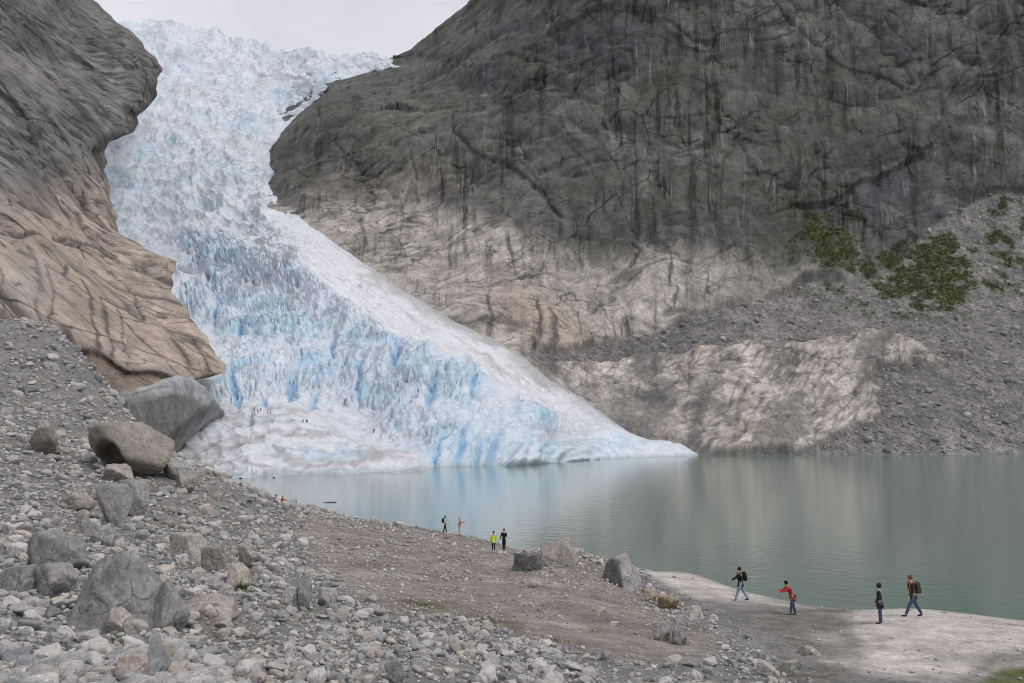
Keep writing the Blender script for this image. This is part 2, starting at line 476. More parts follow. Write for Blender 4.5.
def person_meshes(J, top='black_cloth', legs='denim', hair='dark_hair', coat=0.0, hood=False, bare=False):
    n, e = [], []
    def add(p, r, par=None):
        n.append((tuple(p), r)); i = len(n) - 1
        if par is not None: e.append((par, i))
        return i
    pe = add(J['pelvis'], (.13, .10)); sp = add(J['spine'], (.125, .095), pe); ch = add(J['chest'], (.145, .105), sp); co = add(J['collar'], (.07, .06), ch)
    hb = add(J['headbase'], (.055, .06), co); hd = add(J['head'], (.078, .098), hb); add(J['crown'], (.05, .06), hd)
    for s in (1, -1):
        h = add(J[f'hip{s}'], .088, pe); k = add(J[f'knee{s}'], .058, h); a = add(J[f'ankle{s}'], .042, k); add(J[f'toe{s}'], (.04, .028), a)
        sh = add(J[f'sh{s}'], .062, ch); el = add(J[f'elb{s}'], .042, sh); w = add(J[f'wri{s}'], .028, el)
        d = J[f'hd{s}']; pal = add(J[f'wri{s}'] + d * .085, (.036, .018), w)
        side = Vector((0, 1, 0)).cross(d).normalized(); acr = d.cross(side).normalized()
        for q, (off, ln) in enumerate(((-.027, .06), (-.009, .072), (.009, .068), (.027, .05))):
            b0 = J[f'wri{s}'] + d * .105 + side * off
            f1 = add(b0 + d * ln * .5, .0085, pal); add(b0 + d * ln + acr * .016 * s, .007, f1)
        t1 = add(J[f'wri{s}'] + d * .06 + side * -.045, .0095, pal); add(J[f'wri{s}'] + d * .10 + side * -.062, .008, t1)
    body = skin_mesh('body', n, e, 1)
    # a face: nose, brow and chin on the front of the head
    hc = J['head']; hv = J['hv']; fx = Vector((hv.z, 0, -hv.x))
    for v in body.vertices:
        r = v.co - hc
        if r.length < .17 and r.dot(fx) > .03 and abs(r.y) < .1:
            up_ = r.dot(hv)
            v.co += fx * (.028 * math.exp(-((r.y / .016) ** 2 + ((up_ + .005) / .022) ** 2)) + .012 * math.exp(-((r.y / .03) ** 2 + ((up_ + .075) / .02) ** 2)))
    body.materials.append(MC['skin'])
    parts = []
    def part(name, me, mk): me.materials.append(MC[mk]); parts.append((name, me))
    n, e = [], []
    pe = add(J['pelvis'], (.165, .135)); add(J['pelvis'] - Vector((0, 0, .15)), (.16, .13), pe) if not coat else None; sp = add(J['spine'], (.15, .125), pe); ch = add(J['chest'], (.17, .135), sp); add(J['collar'] - J['hv'] * .01, (.085, .075), ch)
    if coat:
        c1 = add(J['pelvis'] + Vector((-.01, 0, -coat * .6)), (.185, .16), pe); add(J['pelvis'] + Vector((-.01, 0, -coat - .14)), (.20, .17), c1)
    for s in (1, -1):
        sh = add(J[f'sh{s}'], .082, ch); el = add(J[f'elb{s}'], .062, sh); add(J[f'wri{s}'], .045, el)
    part('jacket', skin_mesh('jacket', n, e, 1), top)
    n, e = [], []
    pe = add(J['pelvis'], (.142, .115)); add(J['pelvis'] * .45 + J['spine'] * .55, (.135, .11), pe)
    for s in (1, -1):
        h = add(J[f'hip{s}'], .102, pe); k = add(J[f'knee{s}'], .075, h); add(J[f'ankle{s}'] + (J[f'ankle{s}'] - J[f'knee{s}']).normalized() * .01, .062, k)
    part('trousers', skin_mesh('trousers', n, e, 1), legs)
    for s in (1, -1):
        n, e = [], []
        a = add(J[f'ankle{s}'] - Vector((.03, 0, .03)), .05); b_ = add((J[f'ankle{s}'] + J[f'toe{s}']) * .5 - Vector((0, 0, .012)), (.05, .042), a); add(J[f'toe{s}'] + Vector((.03, 0, 0)), (.046, .032), b_)
        part('shoe', skin_mesh('shoe', n, e, 1), 'shoe')
    def cap(p):
        if p.z < (-.9 if hood else -.15) and p.x > -.1: p = Vector((p.x * .8, p.y * .92, max(p.z, -.5)))
        return p + Vector((0, 0, .05 * math.sin(9 * p.y) * (p.z > 0)))
    hc2 = hc + hv * .035 - fx * .022
    part('hair', ball_mesh('hair', hc2, (.105, .092, .115) if not hood else (.12, .11, .135), 2, cap), hair)
    for s in (1, -1):
        part('eye', ball_mesh('eye', hc + fx * .093 + Vector((0, .032 * s, 0)) + hv * .018, (.009, .012, .009), 1), 'dark_hair')
    return body, parts

def pack_mesh(J, drop=0.0, size=(.11, .15, .25)):
    up_ = (J['collar'] - J['pelvis']).normalized(); bk = Vector((-up_.z, 0, up_.x))
    c = J['chest'] + bk * (.14 + size[0]) - up_ * (.07 + drop)
    def sup(p):
        q = Vector([math.copysign(abs(t) ** .55, t) for t in p]); q.x *= (1 + .15 * (q.z < -.2)); return q
    me = ball_mesh('backpack', (0, 0, 0), size, 3, sup)
    M = Matrix(((up_.z, 0, up_.x), (0, 1, 0), (-up_.x, 0, up_.z)))
    for v in me.vertices: v.co = M @ v.co + c
    straps = []
    for s in (1, -1):
        pts = [c + up_ * .17 + Vector((0, .09 * s, 0)), J['chest'] + up_ * .14 + Vector((0, .11 * s, 0)), J['chest'] - bk * .14 + up_ * .03 + Vector((0, .115 * s, 0)), J['spine'] - bk * .13 + Vector((0, .13 * s, 0)), J['spine'] + bk * .08 + Vector((0, .17 * s, 0))]
        straps.append(skin_mesh('strap', [(tuple(p), .016) for p in pts], [(i, i + 1) for i in range(4)], 1))
    pocket = ball_mesh('pocket', c + bk * size[0] * .9 - up_ * .07, (.045, .10, .10), 2)
    return me, straps, pocket

PEOPLE = []
def person(label, u, v, px, yaw, fig, wear, pack=None, group=None, ice=False, extra=None):
    J = figure(**fig); PEOPLE.append((label, u, v, px, yaw, J, person_meshes(J, **wear), pack and (pack[0], pack[1], pack_mesh(J, *pack[2:])), group, ice, extra))
LEFT, RIGHT_, AWAY = 180, 0, 90
G1 = 'visitors walking on the beach'; G2 = 'visitors on the near shore'; G3 = 'party of climbers on the ice'
person('walker in black jacket and pale jeans striding left with one arm held out in front', 741, 601, 33, 176, dict(lean=6, legs=((24, 6), (-22, 12)), arms=((58, 12, 2), (-8, 8, 25))), dict(top='black_cloth', legs='light_denim'), ('bag_black', 'black backpack on the walker in pale jeans'), G1)
person('person in red jacket bending forward with both arms stretched out', 793, 615, 33, 182, dict(lean=26, legs=((14, 8), (-8, 6)), arms=((62, 8, 22), (52, 10, 30)), nod=10), dict(top='red_cloth', legs='denim'), None, G1, False, 'bag')
person('person in long dark hooded jacket and jeans standing with arms down', 880.5, 623.5, 39, 168, dict(lean=2, legs=((3, 2), (-3, 2)), arms=((12, 4, 24), (4, 4, 18))), dict(top='dark_navy', legs='denim', hair='dark_navy', coat=.24, hood=True), None, G1)
person('brown-haired walker in dark brown jacket and jeans taking a long step near the water', 914, 616.5, 40, 184, dict(lean=8, legs=((32, 8), (-24, 8)), arms=((8, 6, 30), (-30, 12, 22)), nod=8), dict(top='brown_cloth', legs='denim', hair='brown_hair'), ('olive_cloth', 'dark olive backpack on the brown-haired walker', .06), G1)
person('person in white shirt and dark trousers standing beside the person in beige', 445, 533, 17, 8, dict(lean=2, legs=((12, 3), (-12, 3)), arms=((25, 5, 40), (10, 5, 30))), dict(top='white_cloth', legs='charcoal'), ('bag_black', 'black backpack on the person in white shirt'), G2)
person('person in beige jacket holding both hands up to take a picture', 459.5, 536, 18, 10, dict(lean=0, legs=((2, 2), (-3, 2)), arms=((70, 6, 40), (66, 8, 45))), dict(top='beige_cloth', legs='beige_cloth', hair='fair_hair'), None, G2)
person('person in bright yellow jacket and dark trousers standing on the shore', 493.5, 551.5, 20, 95, dict(lean=2, legs=((4, 2), (-4, 2)), arms=((8, 9, 12), (5, 9, 14))), dict(top='yellow_cloth', legs='dark_navy'), None, G2)
person('tall person in long black coat standing beside the one in yellow', 504, 550.5, 21.5, 250, dict(lean=1, legs=((5, 2), (-5, 3)), arms=((14, 10, 75), (8, 14, 18))), dict(top='black_cloth', legs='charcoal', coat=.42), None, G2)
person('person in red jacket sitting among the stones by the water', 281.5, 506.5, 10.5, 60, dict(lean=14, legs=((82, 78), (76, 70)), arms=((40, 6, 30), (45, 6, 30)), seat=True), dict(top='red_cloth', legs='charcoal'), None, G2)
person('person in mauve top sitting low beside the one in red', 273.5, 506, 11.5, 20, dict(lean=22, legs=((80, 70), (70, 60)), arms=((50, 6, 20), (45, 6, 30)), seat=True), dict(top='mauve_cloth', legs='olive_cloth'), None, G2)
for i, (u, v, px, top, lab) in enumerate([
        (254.2, 411.5, 4.6, 'black_cloth', 'climber in black, leftmost of the row of three on the ice'), (257.8, 413, 4.6, 'charcoal', 'climber in charcoal, middle of the row of three on the ice'),
        (261, 412.5, 4.0, 'dark_navy', 'climber in navy, rightmost of the row of three on the ice'), (268, 414.5, 3.8, 'grey_cloth', 'climber in grey, left one of the pair right of the row of three'),
        (271, 414, 4.0, 'charcoal', 'climber in charcoal, right one of the pair beside the row of three'), (302.8, 423.5, 4.4, 'dark_navy', 'slim climber standing alone beside the bulky dark one on the ice'),
        (307.2, 424.5, 5.0, 'black_cloth', 'bulky climber in black with a big pack on the lower ice'), (374, 433.5, 5.0, 'charcoal', 'lone climber on the rough ice right of the other climbers')]):
    person(lab, u, v, px, (30, 150, 80, 200, 0, 100, 60, 120)[i], dict(lean=5, legs=((10, 4), (-10, 5)), arms=((15, 8, 25), (-5, 8, 20))), dict(top=top, legs='charcoal' if i % 2 else 'black_cloth'),
           ('black_cloth', 'big dark backpack on the bulky climber', 0.0, (.17, .2, .33)) if i == 6 else None, G3, True)
# ================================================================== GROUND (near moraine and beach)
GP = []       # (bearing, ln Y, z)
AOFF = 25.0
def g_add(x, Y, z): GP.append((x / (Y + AOFF), math.log(Y + AOFF), z))
for u, v, Y in [
    (-250, 683, 17), (0, 683, 18), (256, 683, 20), (420, 683, 21), (560, 683, 22.5), (700, 683, 25), (850, 683, 29), (960, 683, 31.6), (1024, 683, 33.6), (1150, 690, 33),
    (0, 600, 28), (150, 600, 29), (300, 610, 31), (450, 620, 31), (560, 640, 30), (640, 640, 32), (700, 640, 34), (760, 660, 32), (800, 630, 41), (880, 624, 42.6),
    (913, 617, 44.6), (960, 640, 39), (1024, 650, 37), (742, 601, 50), (792, 614, 46), (690, 586, 54), (665, 592, 53), (700, 610, 44), (850, 650, 37),
    (560, 545, 58), (520, 562, 57), (600, 566, 55), (625, 583, 52), (645, 596, 49), (660, 612, 43), (493, 552, 74), (505, 551, 74), (545, 560, 56), (575, 560, 56),
    (185, 466, 75), (210, 475, 84), (240, 486, 94), (270, 497, 104), (300, 507, 113), (281, 506, 106),
    (120, 475, 68), (60, 440, 80), (0, 430, 75), (0, 380, 105), (0, 336, 132), (50, 366, 140), (100, 400, 145), (150, 440, 115), (0, 480, 55), (0, 530, 40),
    (100, 530, 46), (200, 520, 60), (200, 560, 42), (300, 540, 60), (350, 560, 50), (350, 525, 85), (400, 540, 69), (400, 580, 43), (450, 560, 58), (444, 534, 84), (459, 535.5, 82),
    (500, 585, 46), (550, 595, 42), (600, 595, 44), (-150, 400, 75), (-250, 280, 130), (-150, 500, 40)]:
    p = at(u, v, Y); g_add(*p)
SHORE = [(300, 508), (330, 513), (350, 517), (400, 525), (440, 531), (470, 537), (505, 545), (650, 573), (672, 570), (700, 574), (730, 587), (780, 599), (820, 607), (860, 610), (905, 608), (960, 613), (1024, 621), (1110, 626)]
for u, v in SHORE:
    Y = float(shore_y(v)); a, _ = ray(u, v)
    g_add(a * Y, Y, 0.02)
    g_add(a * (Y * 1.13), Y * 1.13, -0.9)
for x, Y, z in [(-55, 150, -1), (-48, 175, -1.5), (-80, 175, -1), (-80, 145, 2.5), (-100, 160, 6), (-120, 165, 14), (-130, 185, 10), (-95, 200, 1), (-110, 240, 2), (0, 150, -2.5), (-20, 120, -1.5), (60, 110, -3), (120, 90, -3), (20, 71, -0.6), (4, 78, -.6),
                (0, 2, 7.2), (-10, 5, 7.2), (10, 5, 6.6), (0, -10, 7.6), (25, 10, 4), (-25, 10, 7.5), (0, 250, -5), (150, 250, -5), (-60, 250, -4), (-120, 60, 22), (-180, 110, 40)]:
    g_add(x, Y, z)
GP = np.array(GP)
KA = 2.2
g_tps = TPS(np.stack([GP[:, 0] * KA, GP[:, 1]], -1), GP[:, 2], reg=2e-3)

NR, NC = 420, 470
gY = np.exp(np.linspace(math.log(12.0), math.log(290.0), NR)) - 12.0 + 2
gA = np.linspace(-0.98, 0.86, NC)
GYY, GAA = np.meshgrid(gY, gA, indexing='ij')
GX = GAA * (GYY + AOFF)
GZ = g_tps(GAA * KA, np.log(GYY + AOFF))
Pg = np.stack([GX, GYY, GZ], -1)
gu, gv = project(Pg)
# sorts of ground, outlined in image pixels of the projected vertices
w1 = fbm(Pg * 0.09, 4, 301); w2 = fbm(Pg * 0.35, 3, 302)
gu2, gv2 = gu + 22 * w1 + 8 * w2, gv + 10 * w1 + 5 * w2
BEACH = [(640, 570), (700, 560), (760, 590), (800, 600), (850, 606), (905, 600), (1200, 615), (1200, 700), (860, 700), (800, 640), (860, 625), (830, 612), (790, 606), (740, 604), (690, 596)]
m_beach = pmask(gu2, gv2, BEACH, 5) * smooth(30, 34, GYY)
m_wet = pmask(gu2, gv2, [(735, 602), (790, 598), (850, 605), (850, 625), (870, 650), (840, 690), (790, 690), (815, 660), (770, 630)], 9)
SOIL = [(300, 515), (380, 522), (440, 528), (520, 545), (560, 548), (610, 570), (650, 610), (720, 650), (640, 665), (540, 640), (480, 618), (400, 615), (350, 590), (315, 560), (300, 535)]
m_soil = pmask(gu2, gv2, SOIL, 14)
m_moss = pmask(gu2, gv2, [(395, 598), (440, 597), (480, 610), (530, 622), (520, 632), (470, 626), (410, 612)], 7)
rough_amp = (1 - 0.85 * m_beach) * smooth(0, 1.7, GZ) * mix(1, .55, m_soil)
GZ = GZ + rough_amp * (0.55 * fbm(Pg * 0.12, 4, 41) + 0.30 * fbm(Pg * 0.55, 4, 42)) + 0.05 * m_beach * fbm(Pg * .4, 3, 45)
GZ = GZ + rough_amp * smooth(60, 150, GYY) * 1.1 * fbm(Pg * .22, 3, 47)
pebble = worley(Pg * 2.3 + 5, 46)[0]
GZ = GZ + rough_amp * 0.13 * (0.6 - pebble) * mix(1, .5, m_soil)
Pg[..., 2] = GZ
grey = np.array([.19, .183, .176]); brown = np.array([.255, .215, .19]); silt = np.array([.46, .425, .405])
col = np.broadcast_to(grey, Pg.shape).copy()
col *= (1 + .35 * fbm(Pg * .2, 3, 50))[..., None]
col = lerp_col(col, [.15, .14, .125], smooth(.1, .35, fbm(Pg * .3, 3, 51)) * .6 * (1 - m_soil))
col = lerp_col(col, brown, m_soil * (.75 + .5 * w2))
col = lerp_col(col, [.135, .112, .096], smooth(.05, .35, fbm(Pg * np.array([.2, .2, .2]), 4, 52)) * m_soil * .75)
col = lerp_col(col, [.33, .31, .30], smooth(.12, .35, fbm(Pg * .24, 3, 58)) * m_soil * .6)
col = lerp_col(col, silt, m_beach)
col = lerp_col(col, [.24, .225, .205], m_beach * smooth(.1, .4, fbm(Pg * np.array([.16, .4, .3]), 4, 53)) * .8)
col = lerp_col(col, [.15, .142, .13], m_wet * (.75 + w2))
col = lerp_col(col, [.10, .092, .045], m_moss * (.55 + 1.2 * w2))
col = lerp_col(col, [.10, .105, .035], smooth(.3, .5, fbm(Pg * .5, 3, 54)) * smooth(.5, 2, GZ) * .5 * (gv > 540))
m_pond = pmask(gu, gv, [(985, 676), (1000, 668), (1030, 665), (1180, 668), (1180, 760), (960, 760), (970, 690)], 5)
col = lerp_col(col, [.085, .095, .03], m_pond * (.85 + .6 * w2))
col = lerp_col(col, [.13, .125, .115], smooth(.55, .95, m_pond) * 0 + np.exp(-((poly_sd(gu, gv, [(985, 676), (1000, 668), (1030, 665), (1180, 668), (1180, 760), (960, 760), (970, 690)]) + 8) / 8) ** 2) * .7)
col = lerp_col(col, [.20, .19, .17], smooth(.28, .02, GZ) * .55)       # damp rim
o = link(bpy.data.objects.new('ground', raw_mesh('ground', Pg, grid_faces(NR, NC), col)))
o.data.materials.append(M_GROUND)
tag(o, 'stony grey moraine slope and silty beach in front of the lake', kind='structure')

def ground_z(x, Y):
    x = np.asarray(x, float); Y = np.asarray(Y, float)
    r = (np.log(Y - 2 + 12.0) - math.log(12.0)) / (math.log(290.0) - math.log(12.0)) * (NR - 1)
    c = (x / (Y + AOFF) + .98) / (.86 + .98) * (NC - 1)
    r = np.clip(r, 0, NR - 1.001); c = np.clip(c, 0, NC - 1.001)
    ri, ci = r.astype(int), c.astype(int); fr, fc = r - ri, c - ci
    Z = Pg[..., 2]
    return (Z[ri, ci] * (1 - fr) * (1 - fc) + Z[ri + 1, ci] * fr * (1 - fc) + Z[ri, ci + 1] * (1 - fr) * fc + Z[ri + 1, ci + 1] * fr * fc)

def ground_hit(u, v, y0=16, y1=170):
    Y = np.linspace(y0, y1, 3000)
    p = at(u, v, Y)
    below = p[:, 2] < ground_z(p[:, 0], Y)
    k = int(np.argmax(below)) if below.any() else len(Y) - 1
    return p[k]

# ================================================================== VALLEY: base depths assumed at image pixels, for ice and far wall
VP = [(250, 475, 231), (180, 470, 240), (90, 460, 260), (400, 470, 267), (540, 462, 356), (690, 455, 503), (300, 411, 345), (540, 440, 372), (450, 440, 322), (190, 440, 275),
      (225, 400, 370), (250, 370, 430), (300, 350, 480), (350, 390, 400), (400, 330, 560), (450, 380, 440), (500, 370, 500), (550, 412, 455), (600, 435, 490),
      (230, 300, 640), (180, 240, 820), (300, 230, 780), (270, 180, 960), (130, 180, 1000), (110, 150, 1080), (230, 100, 1350), (130, 20, 2300), (240, 40, 2300), (340, 55, 2000),
      (300, 100, 1330), (160, 60, 1850), (410, 60, 1550), (90, 20, 2300), (80, 100, 1400), (90, 250, 850), (110, 350, 480),
      (330, 90, 1220), (400, 80, 1250), (365, 50, 1950), (455, 0, 1750), (420, -60, 2000), (350, 200, 860), (420, 280, 690), (540, 350, 575), (620, 425, 520),
      (1024, 454, 530), (1180, 454, 535), (850, 455, 512), (600, 370, 600), (700, 330, 640), (800, 290, 710), (800, 350, 620), (860, 240, 745), (1024, 200, 765), (1024, 300, 680), (1024, 380, 590),
      (900, 0, 830), (700, 0, 860), (560, 200, 745), (500, 100, 890), (480, 60, 1000), (700, 200, 745), (1180, 200, 745), (1180, 0, 800), (600, -80, 930), (900, -80, 870), (1180, -80, 830), (640, 270, 690), (900, 420, 545), (700, 420, 535), (780, 400, 560)]
v_tps = TPS([(a / 200, b / 200) for a, b, _ in VP], [math.log(d) for _, _, d in VP], reg=2e-3)
def vdist(u, v): return np.exp(v_tps(u / 200, v / 200))

IR_V = [10, 55, 60, 66, 72, 82, 92, 100, 115, 130, 150, 165, 175, 185, 205, 225, 255, 290, 320, 345, 355, 380, 405, 430, 437, 442, 449, 456, 490]
IR_U = [385, 398, 432, 408, 372, 334, 328, 318, 298, 285, 271, 270, 274, 268, 284, 309, 350, 400, 450, 500, 520, 548, 590, 626, 640, 655, 685, 697, 699]
def ice_right(v): return np.interp(v, IR_V, IR_U)
# ================================================================== RIGHT ROCK WALL
NR2, NC2 = 560, 1000
cu1 = np.linspace(235, 1190, NC2)
vtop = np.interp(cu1, [235, 345, 352, 362, 385, 410, 430, 448, 460, 500, 1190], [60, 60, 54, 51, 47, 36, 22, 6, -4, -40, -75])
sv = np.linspace(0, 1, NR2)
U = np.broadcast_to(cu1, (NR2, NC2)); V = vtop[None] + (468 - vtop[None]) * sv[:, None]
D = vdist(U, V)
e = ice_right(V) - U
D = D * (1 + 0.07 * smooth(0, 60, e) + .3 * smooth(50, 160, e))
# roches moutonnees by the water, the wall's big planes
ROCHES = [(556, 372), (590, 366), (640, 362), (700, 352), (800, 348), (862, 332), (895, 338), (920, 352), (880, 372), (872, 400), (862, 425), (800, 452), (680, 460), (640, 436), (600, 412)]
RI = [(905, 342), (935, 352), (972, 350), (962, 362), (930, 374), (905, 372)]
P0 = at(U, V, D)
wq = fbm(P0 * .012, 4, 61); wq2 = fbm(P0 * .05, 3, 62)
U2, V2 = U + 16 * wq + 5 * wq2, V + 12 * wq + 4 * wq2
wq4 = fbm(P0 * .03, 3, 295)
m_roch = np.maximum(pmask(U2 + 34 * wq4 + 8 * wq2, V2 + 9 * wq4, ROCHES, 3), pmask(U2, V2, RI, 4) * smooth(-.1, .15, wq2))
TAL = [(520, 352), (560, 350), (600, 340), (650, 332), (700, 312), (760, 300), (800, 282), (850, 282), (900, 262), (950, 210), (990, 190), (1200, 170), (1200, 480), (640, 480), (600, 420), (560, 380)]
m_tal = pmask(U2, V2, TAL, 2.5) * (1 - m_roch)
m_far = smooth(60, 20, V) * smooth(470, 420, U)
rockm = (1 - m_tal)
N0 = blur(grid_normals(P0), 12); N0 /= np.linalg.norm(N0, axis=-1, keepdims=True)
face = P0[..., 0] * .92 - P0[..., 1] * .38          # run along the wall
Q = np.stack([face, P0[..., 1] * .9 + P0[..., 0] * .3, P0[..., 2]], -1)
cs, sn = math.cos(.5), math.sin(.5)
Qd = np.stack([Q[..., 0] * cs + Q[..., 2] * sn, Q[..., 1], -Q[..., 0] * sn + Q[..., 2] * cs], -1)   # along the dipping joints
warp = np.stack([fbm(Q * .02, 3, 63), fbm(Q * .02, 3, 64), fbm(Q * .02, 3, 65)], -1)
def facets(S, seed, tilt=1.1):
    return worley(S, seed, tilt)
Qw = Qd + warp * 22
fa = facets(Qw * np.array([1 / 150, 1 / 150, 1 / 60]), 71)
fb = facets(Qw * np.array([1 / 34, 1 / 40, 1 / 22]), 72)
fc = facets((Q + warp * 10) * np.array([1 / 9, 1 / 12, 1 / 15]), 73)
fd = facets((Q + warp * 4) * np.array([1 / 4.2, 1 / 5, 1 / 6]), 74)
def pil(f, k=.3): return (f[2] - .5) * smooth(0, k, f[1] - f[0])
def veins(P, seed, w, octv=3):
    """thin wandering lines"""
    return np.exp(-(fbm(P, octv, seed) / w) ** 2)
arc0 = P0[..., 0] / P0[..., 1] * 850; zz = P0[..., 2]
def rcrag(sa, sb, ang_, seed, wob=8, k=.42, tilt=1.0):
    ca_, sa_ = math.cos(ang_), math.sin(ang_)
    a_ = arc0 + wob * warp[..., 0] * 2; b_ = zz + wob * warp[..., 2] * 2
    return crag((a_ * ca_ + b_ * sa_) / sa, (-a_ * sa_ + b_ * ca_) / sb, seed, k, tilt, .3)
g1 = rcrag(95, 60, .45, 261, 14); g2 = rcrag(34, 24, -.35, 262, 8); g3 = rcrag(12, 16, .25, 263, 5); g4 = rcrag(5, 6, -.2, 264, 3)
disp = -22 * g1[0] - 11 * g2[0] - 3.8 * g3[0] - 1.1 * g4[0] + 4 * fbm(Q * .010, 3, 75) + 3.0 * fbm(Q * np.array([.045, .045, .012]), 4, 76) + 1.0 * fbm(Q * np.array([.16, .16, .08]), 3, 78)
diag = veins(Qd * np.array([.008, .012, .028]) + warp * .5, 77, .035) * smooth(-.15, .15, fbm(Q * .015, 2, 79))
disp = disp - 2.2 * diag
crk = 1 - smooth(.0, .10, fb[1] - fb[0]); crk2 = 1 - smooth(0, .10, fc[1] - fc[0])
disp = disp - .6 * crk - .25 * crk2
# joints and ledges one can trace in the photograph: (line, width px, depth m, step m: upper side stands out)
CRK = [([(500, 62), (540, 52), (572, 30), (612, 14), (652, 17), (692, 36), (712, 44)], 5, 6, 16),
       ([(455, 138), (480, 162), (520, 176), (545, 196), (562, 222)], 6, 8, 16),
       ([(505, 60), (545, 63), (575, 76), (600, 80), (650, 72), (688, 54)], 4, 6, 6),
       ([(540, 96), (570, 103), (620, 98), (648, 104), (670, 92), (700, 76)], 4, 4, -7),
       ([(545, 128), (590, 137), (612, 150), (650, 143), (705, 130), (730, 118)], 4, 5, -7),
       ([(650, 180), (690, 177), (730, 176), (755, 188)], 3, 4, -4),
       ([(700, 98), (716, 128), (738, 150), (752, 182), (770, 200)], 4, 8, 0),
       ([(768, -10), (790, 26), (817, 52), (845, 72), (872, 84), (898, 92)], 4, 7, 10),
       ([(812, 84), (808, 130), (812, 160), (816, 190)], 4, 7, 0),
       ([(985, 44), (972, 66), (952, 88), (938, 120), (922, 150), (910, 172)], 4, 7, 0),
       ([(945, 92), (980, 84), (1030, 66)], 3, 5, 4), ([(945, 130), (948, 160), (944, 186), (960, 192)], 3, 5, 0),
       ([(985, 92), (984, 125), (976, 160)], 3, 5, 0), ([(1003, 60), (1008, 90), (1000, 118)], 3, 4, 0),
       ([(756, 204), (800, 214), (850, 222), (884, 230)], 5, 6, -8),
       ([(470, 66), (510, 60), (560, 66)], 4, 5, -6), ([(362, 56), (400, 60), (425, 57), (455, 62), (470, 72)], 3, 8, 10),
       ([(395, 118), (410, 150), (420, 185), (402, 214)], 3, 5, 0), ([(330, 140), (352, 160), (372, 182)], 3, 4, 2),
       ([(530, 120), (522, 150), (540, 190)], 3, 4, 0), ([(600, 140), (618, 168), (622, 195), (612, 215)], 3, 4, 2),
       ([(565, 150), (590, 168), (600, 190)], 2.5, 3, 0), ([(880, 20), (900, 36), (915, 50)], 3, 4, 3), ([(850, 180), (880, 160), (905, 150)], 3, 3, 2)]
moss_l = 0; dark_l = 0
wq3 = fbm(P0 * .13, 3, 67)
jit_u, jit_v = U + 7 * wq + 6 * wq2 + 4 * wq3, V + 7 * fbm(P0 * .03, 3, 66) + 5 * wq2 + 4 * fbm(P0 * .11, 3, 68)
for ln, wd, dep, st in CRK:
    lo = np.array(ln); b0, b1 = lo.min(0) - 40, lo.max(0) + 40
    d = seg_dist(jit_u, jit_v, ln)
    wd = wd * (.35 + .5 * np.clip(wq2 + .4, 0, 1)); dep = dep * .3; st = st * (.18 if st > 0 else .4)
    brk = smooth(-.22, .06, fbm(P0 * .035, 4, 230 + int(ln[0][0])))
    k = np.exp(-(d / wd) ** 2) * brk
    disp = disp - dep * k
    if st:
        lv = np.interp(jit_u, lo[:, 0] if lo[0, 0] < lo[-1, 0] else lo[::-1, 0], lo[:, 1] if lo[0, 0] < lo[-1, 0] else lo[::-1, 1])
        side = np.tanh((lv - jit_v) / 1.3)                   # + above the line
        fall = np.exp(-np.maximum(d - 2, 0) / 26)
        disp = disp + st * .5 * side * fall
    if st < 0 or dep >= 3.5: moss_l = np.maximum(moss_l, np.exp(-(d / (wd * .8)) ** 2) * brk)
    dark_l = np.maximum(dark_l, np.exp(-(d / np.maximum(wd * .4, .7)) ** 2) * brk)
dome = pmask(jit_u, jit_v, [(512, 66), (545, 52), (575, 32), (612, 17), (652, 20), (685, 40), (688, 52), (650, 72), (600, 80), (560, 72)], 4)
disp = disp - 4 * dome
wallk = smooth(0, 60, P0[..., 2]) * rockm
sc_k = mix(.25, 1, smooth(430, 250, V)) * mix(1, .55, smooth(540, 380, U) * smooth(150, 300, V))
far_k = np.where(m_far > .5, 1.6, 1)
talus_d = .9 * fbm(P0 * .12, 4, 81) + 1.6 * (0.6 - worley(P0 * .22, 82)[0]) + 3 * fbm(P0 * .02, 3, 83)
rdip = np.stack([Q[..., 0] * .8 + Q[..., 2] * .6, Q[..., 1], -Q[..., 0] * .6 + Q[..., 2] * .8], -1) + warp * 6
ra = worley(rdip * np.array([1 / 30, 1 / 26, 1 / 9]), 84, 1.3); rb = worley(rdip * np.array([1 / 9, 1 / 8, 1 / 3.2]), 85, 1.2)
gr1 = crag((U * .5 + V * .87 + 8 * wq) / 14, (U * .87 - V * .5 + 10 * wq2) / 34, 265, .42, 1.0, .35); gr2 = crag((U * .5 + V * .87 + 6 * wq2) / 5, (U * .87 - V * .5) / 13, 266, .42, 1.0, .35)
roch_d = -3.4 * gr1[0] - .8 * gr2[0] + 5 * fbm(P0 * .018, 3, 86) + 5 - 1.2 * (1 - smooth(0, .16, ra[1] - ra[0])) + .2 * ridged(rdip * np.array([.05, .1, .35]), 3, 87)
total = disp * sc_k * (1 - m_tal) * (1 - m_roch) + talus_d * m_tal + roch_d * m_roch
keep_edge = 1 - .85 * smooth(26, 0, np.abs(e))
P1 = P0 + N0 * (total * keep_edge)[..., None]
topk = smooth(.04, 0, sv)[:, None] * (U < 480)
P1[..., 1] += (topk ** 2) * 160
NW = grid_normals(P1)
up = NW[..., 2]
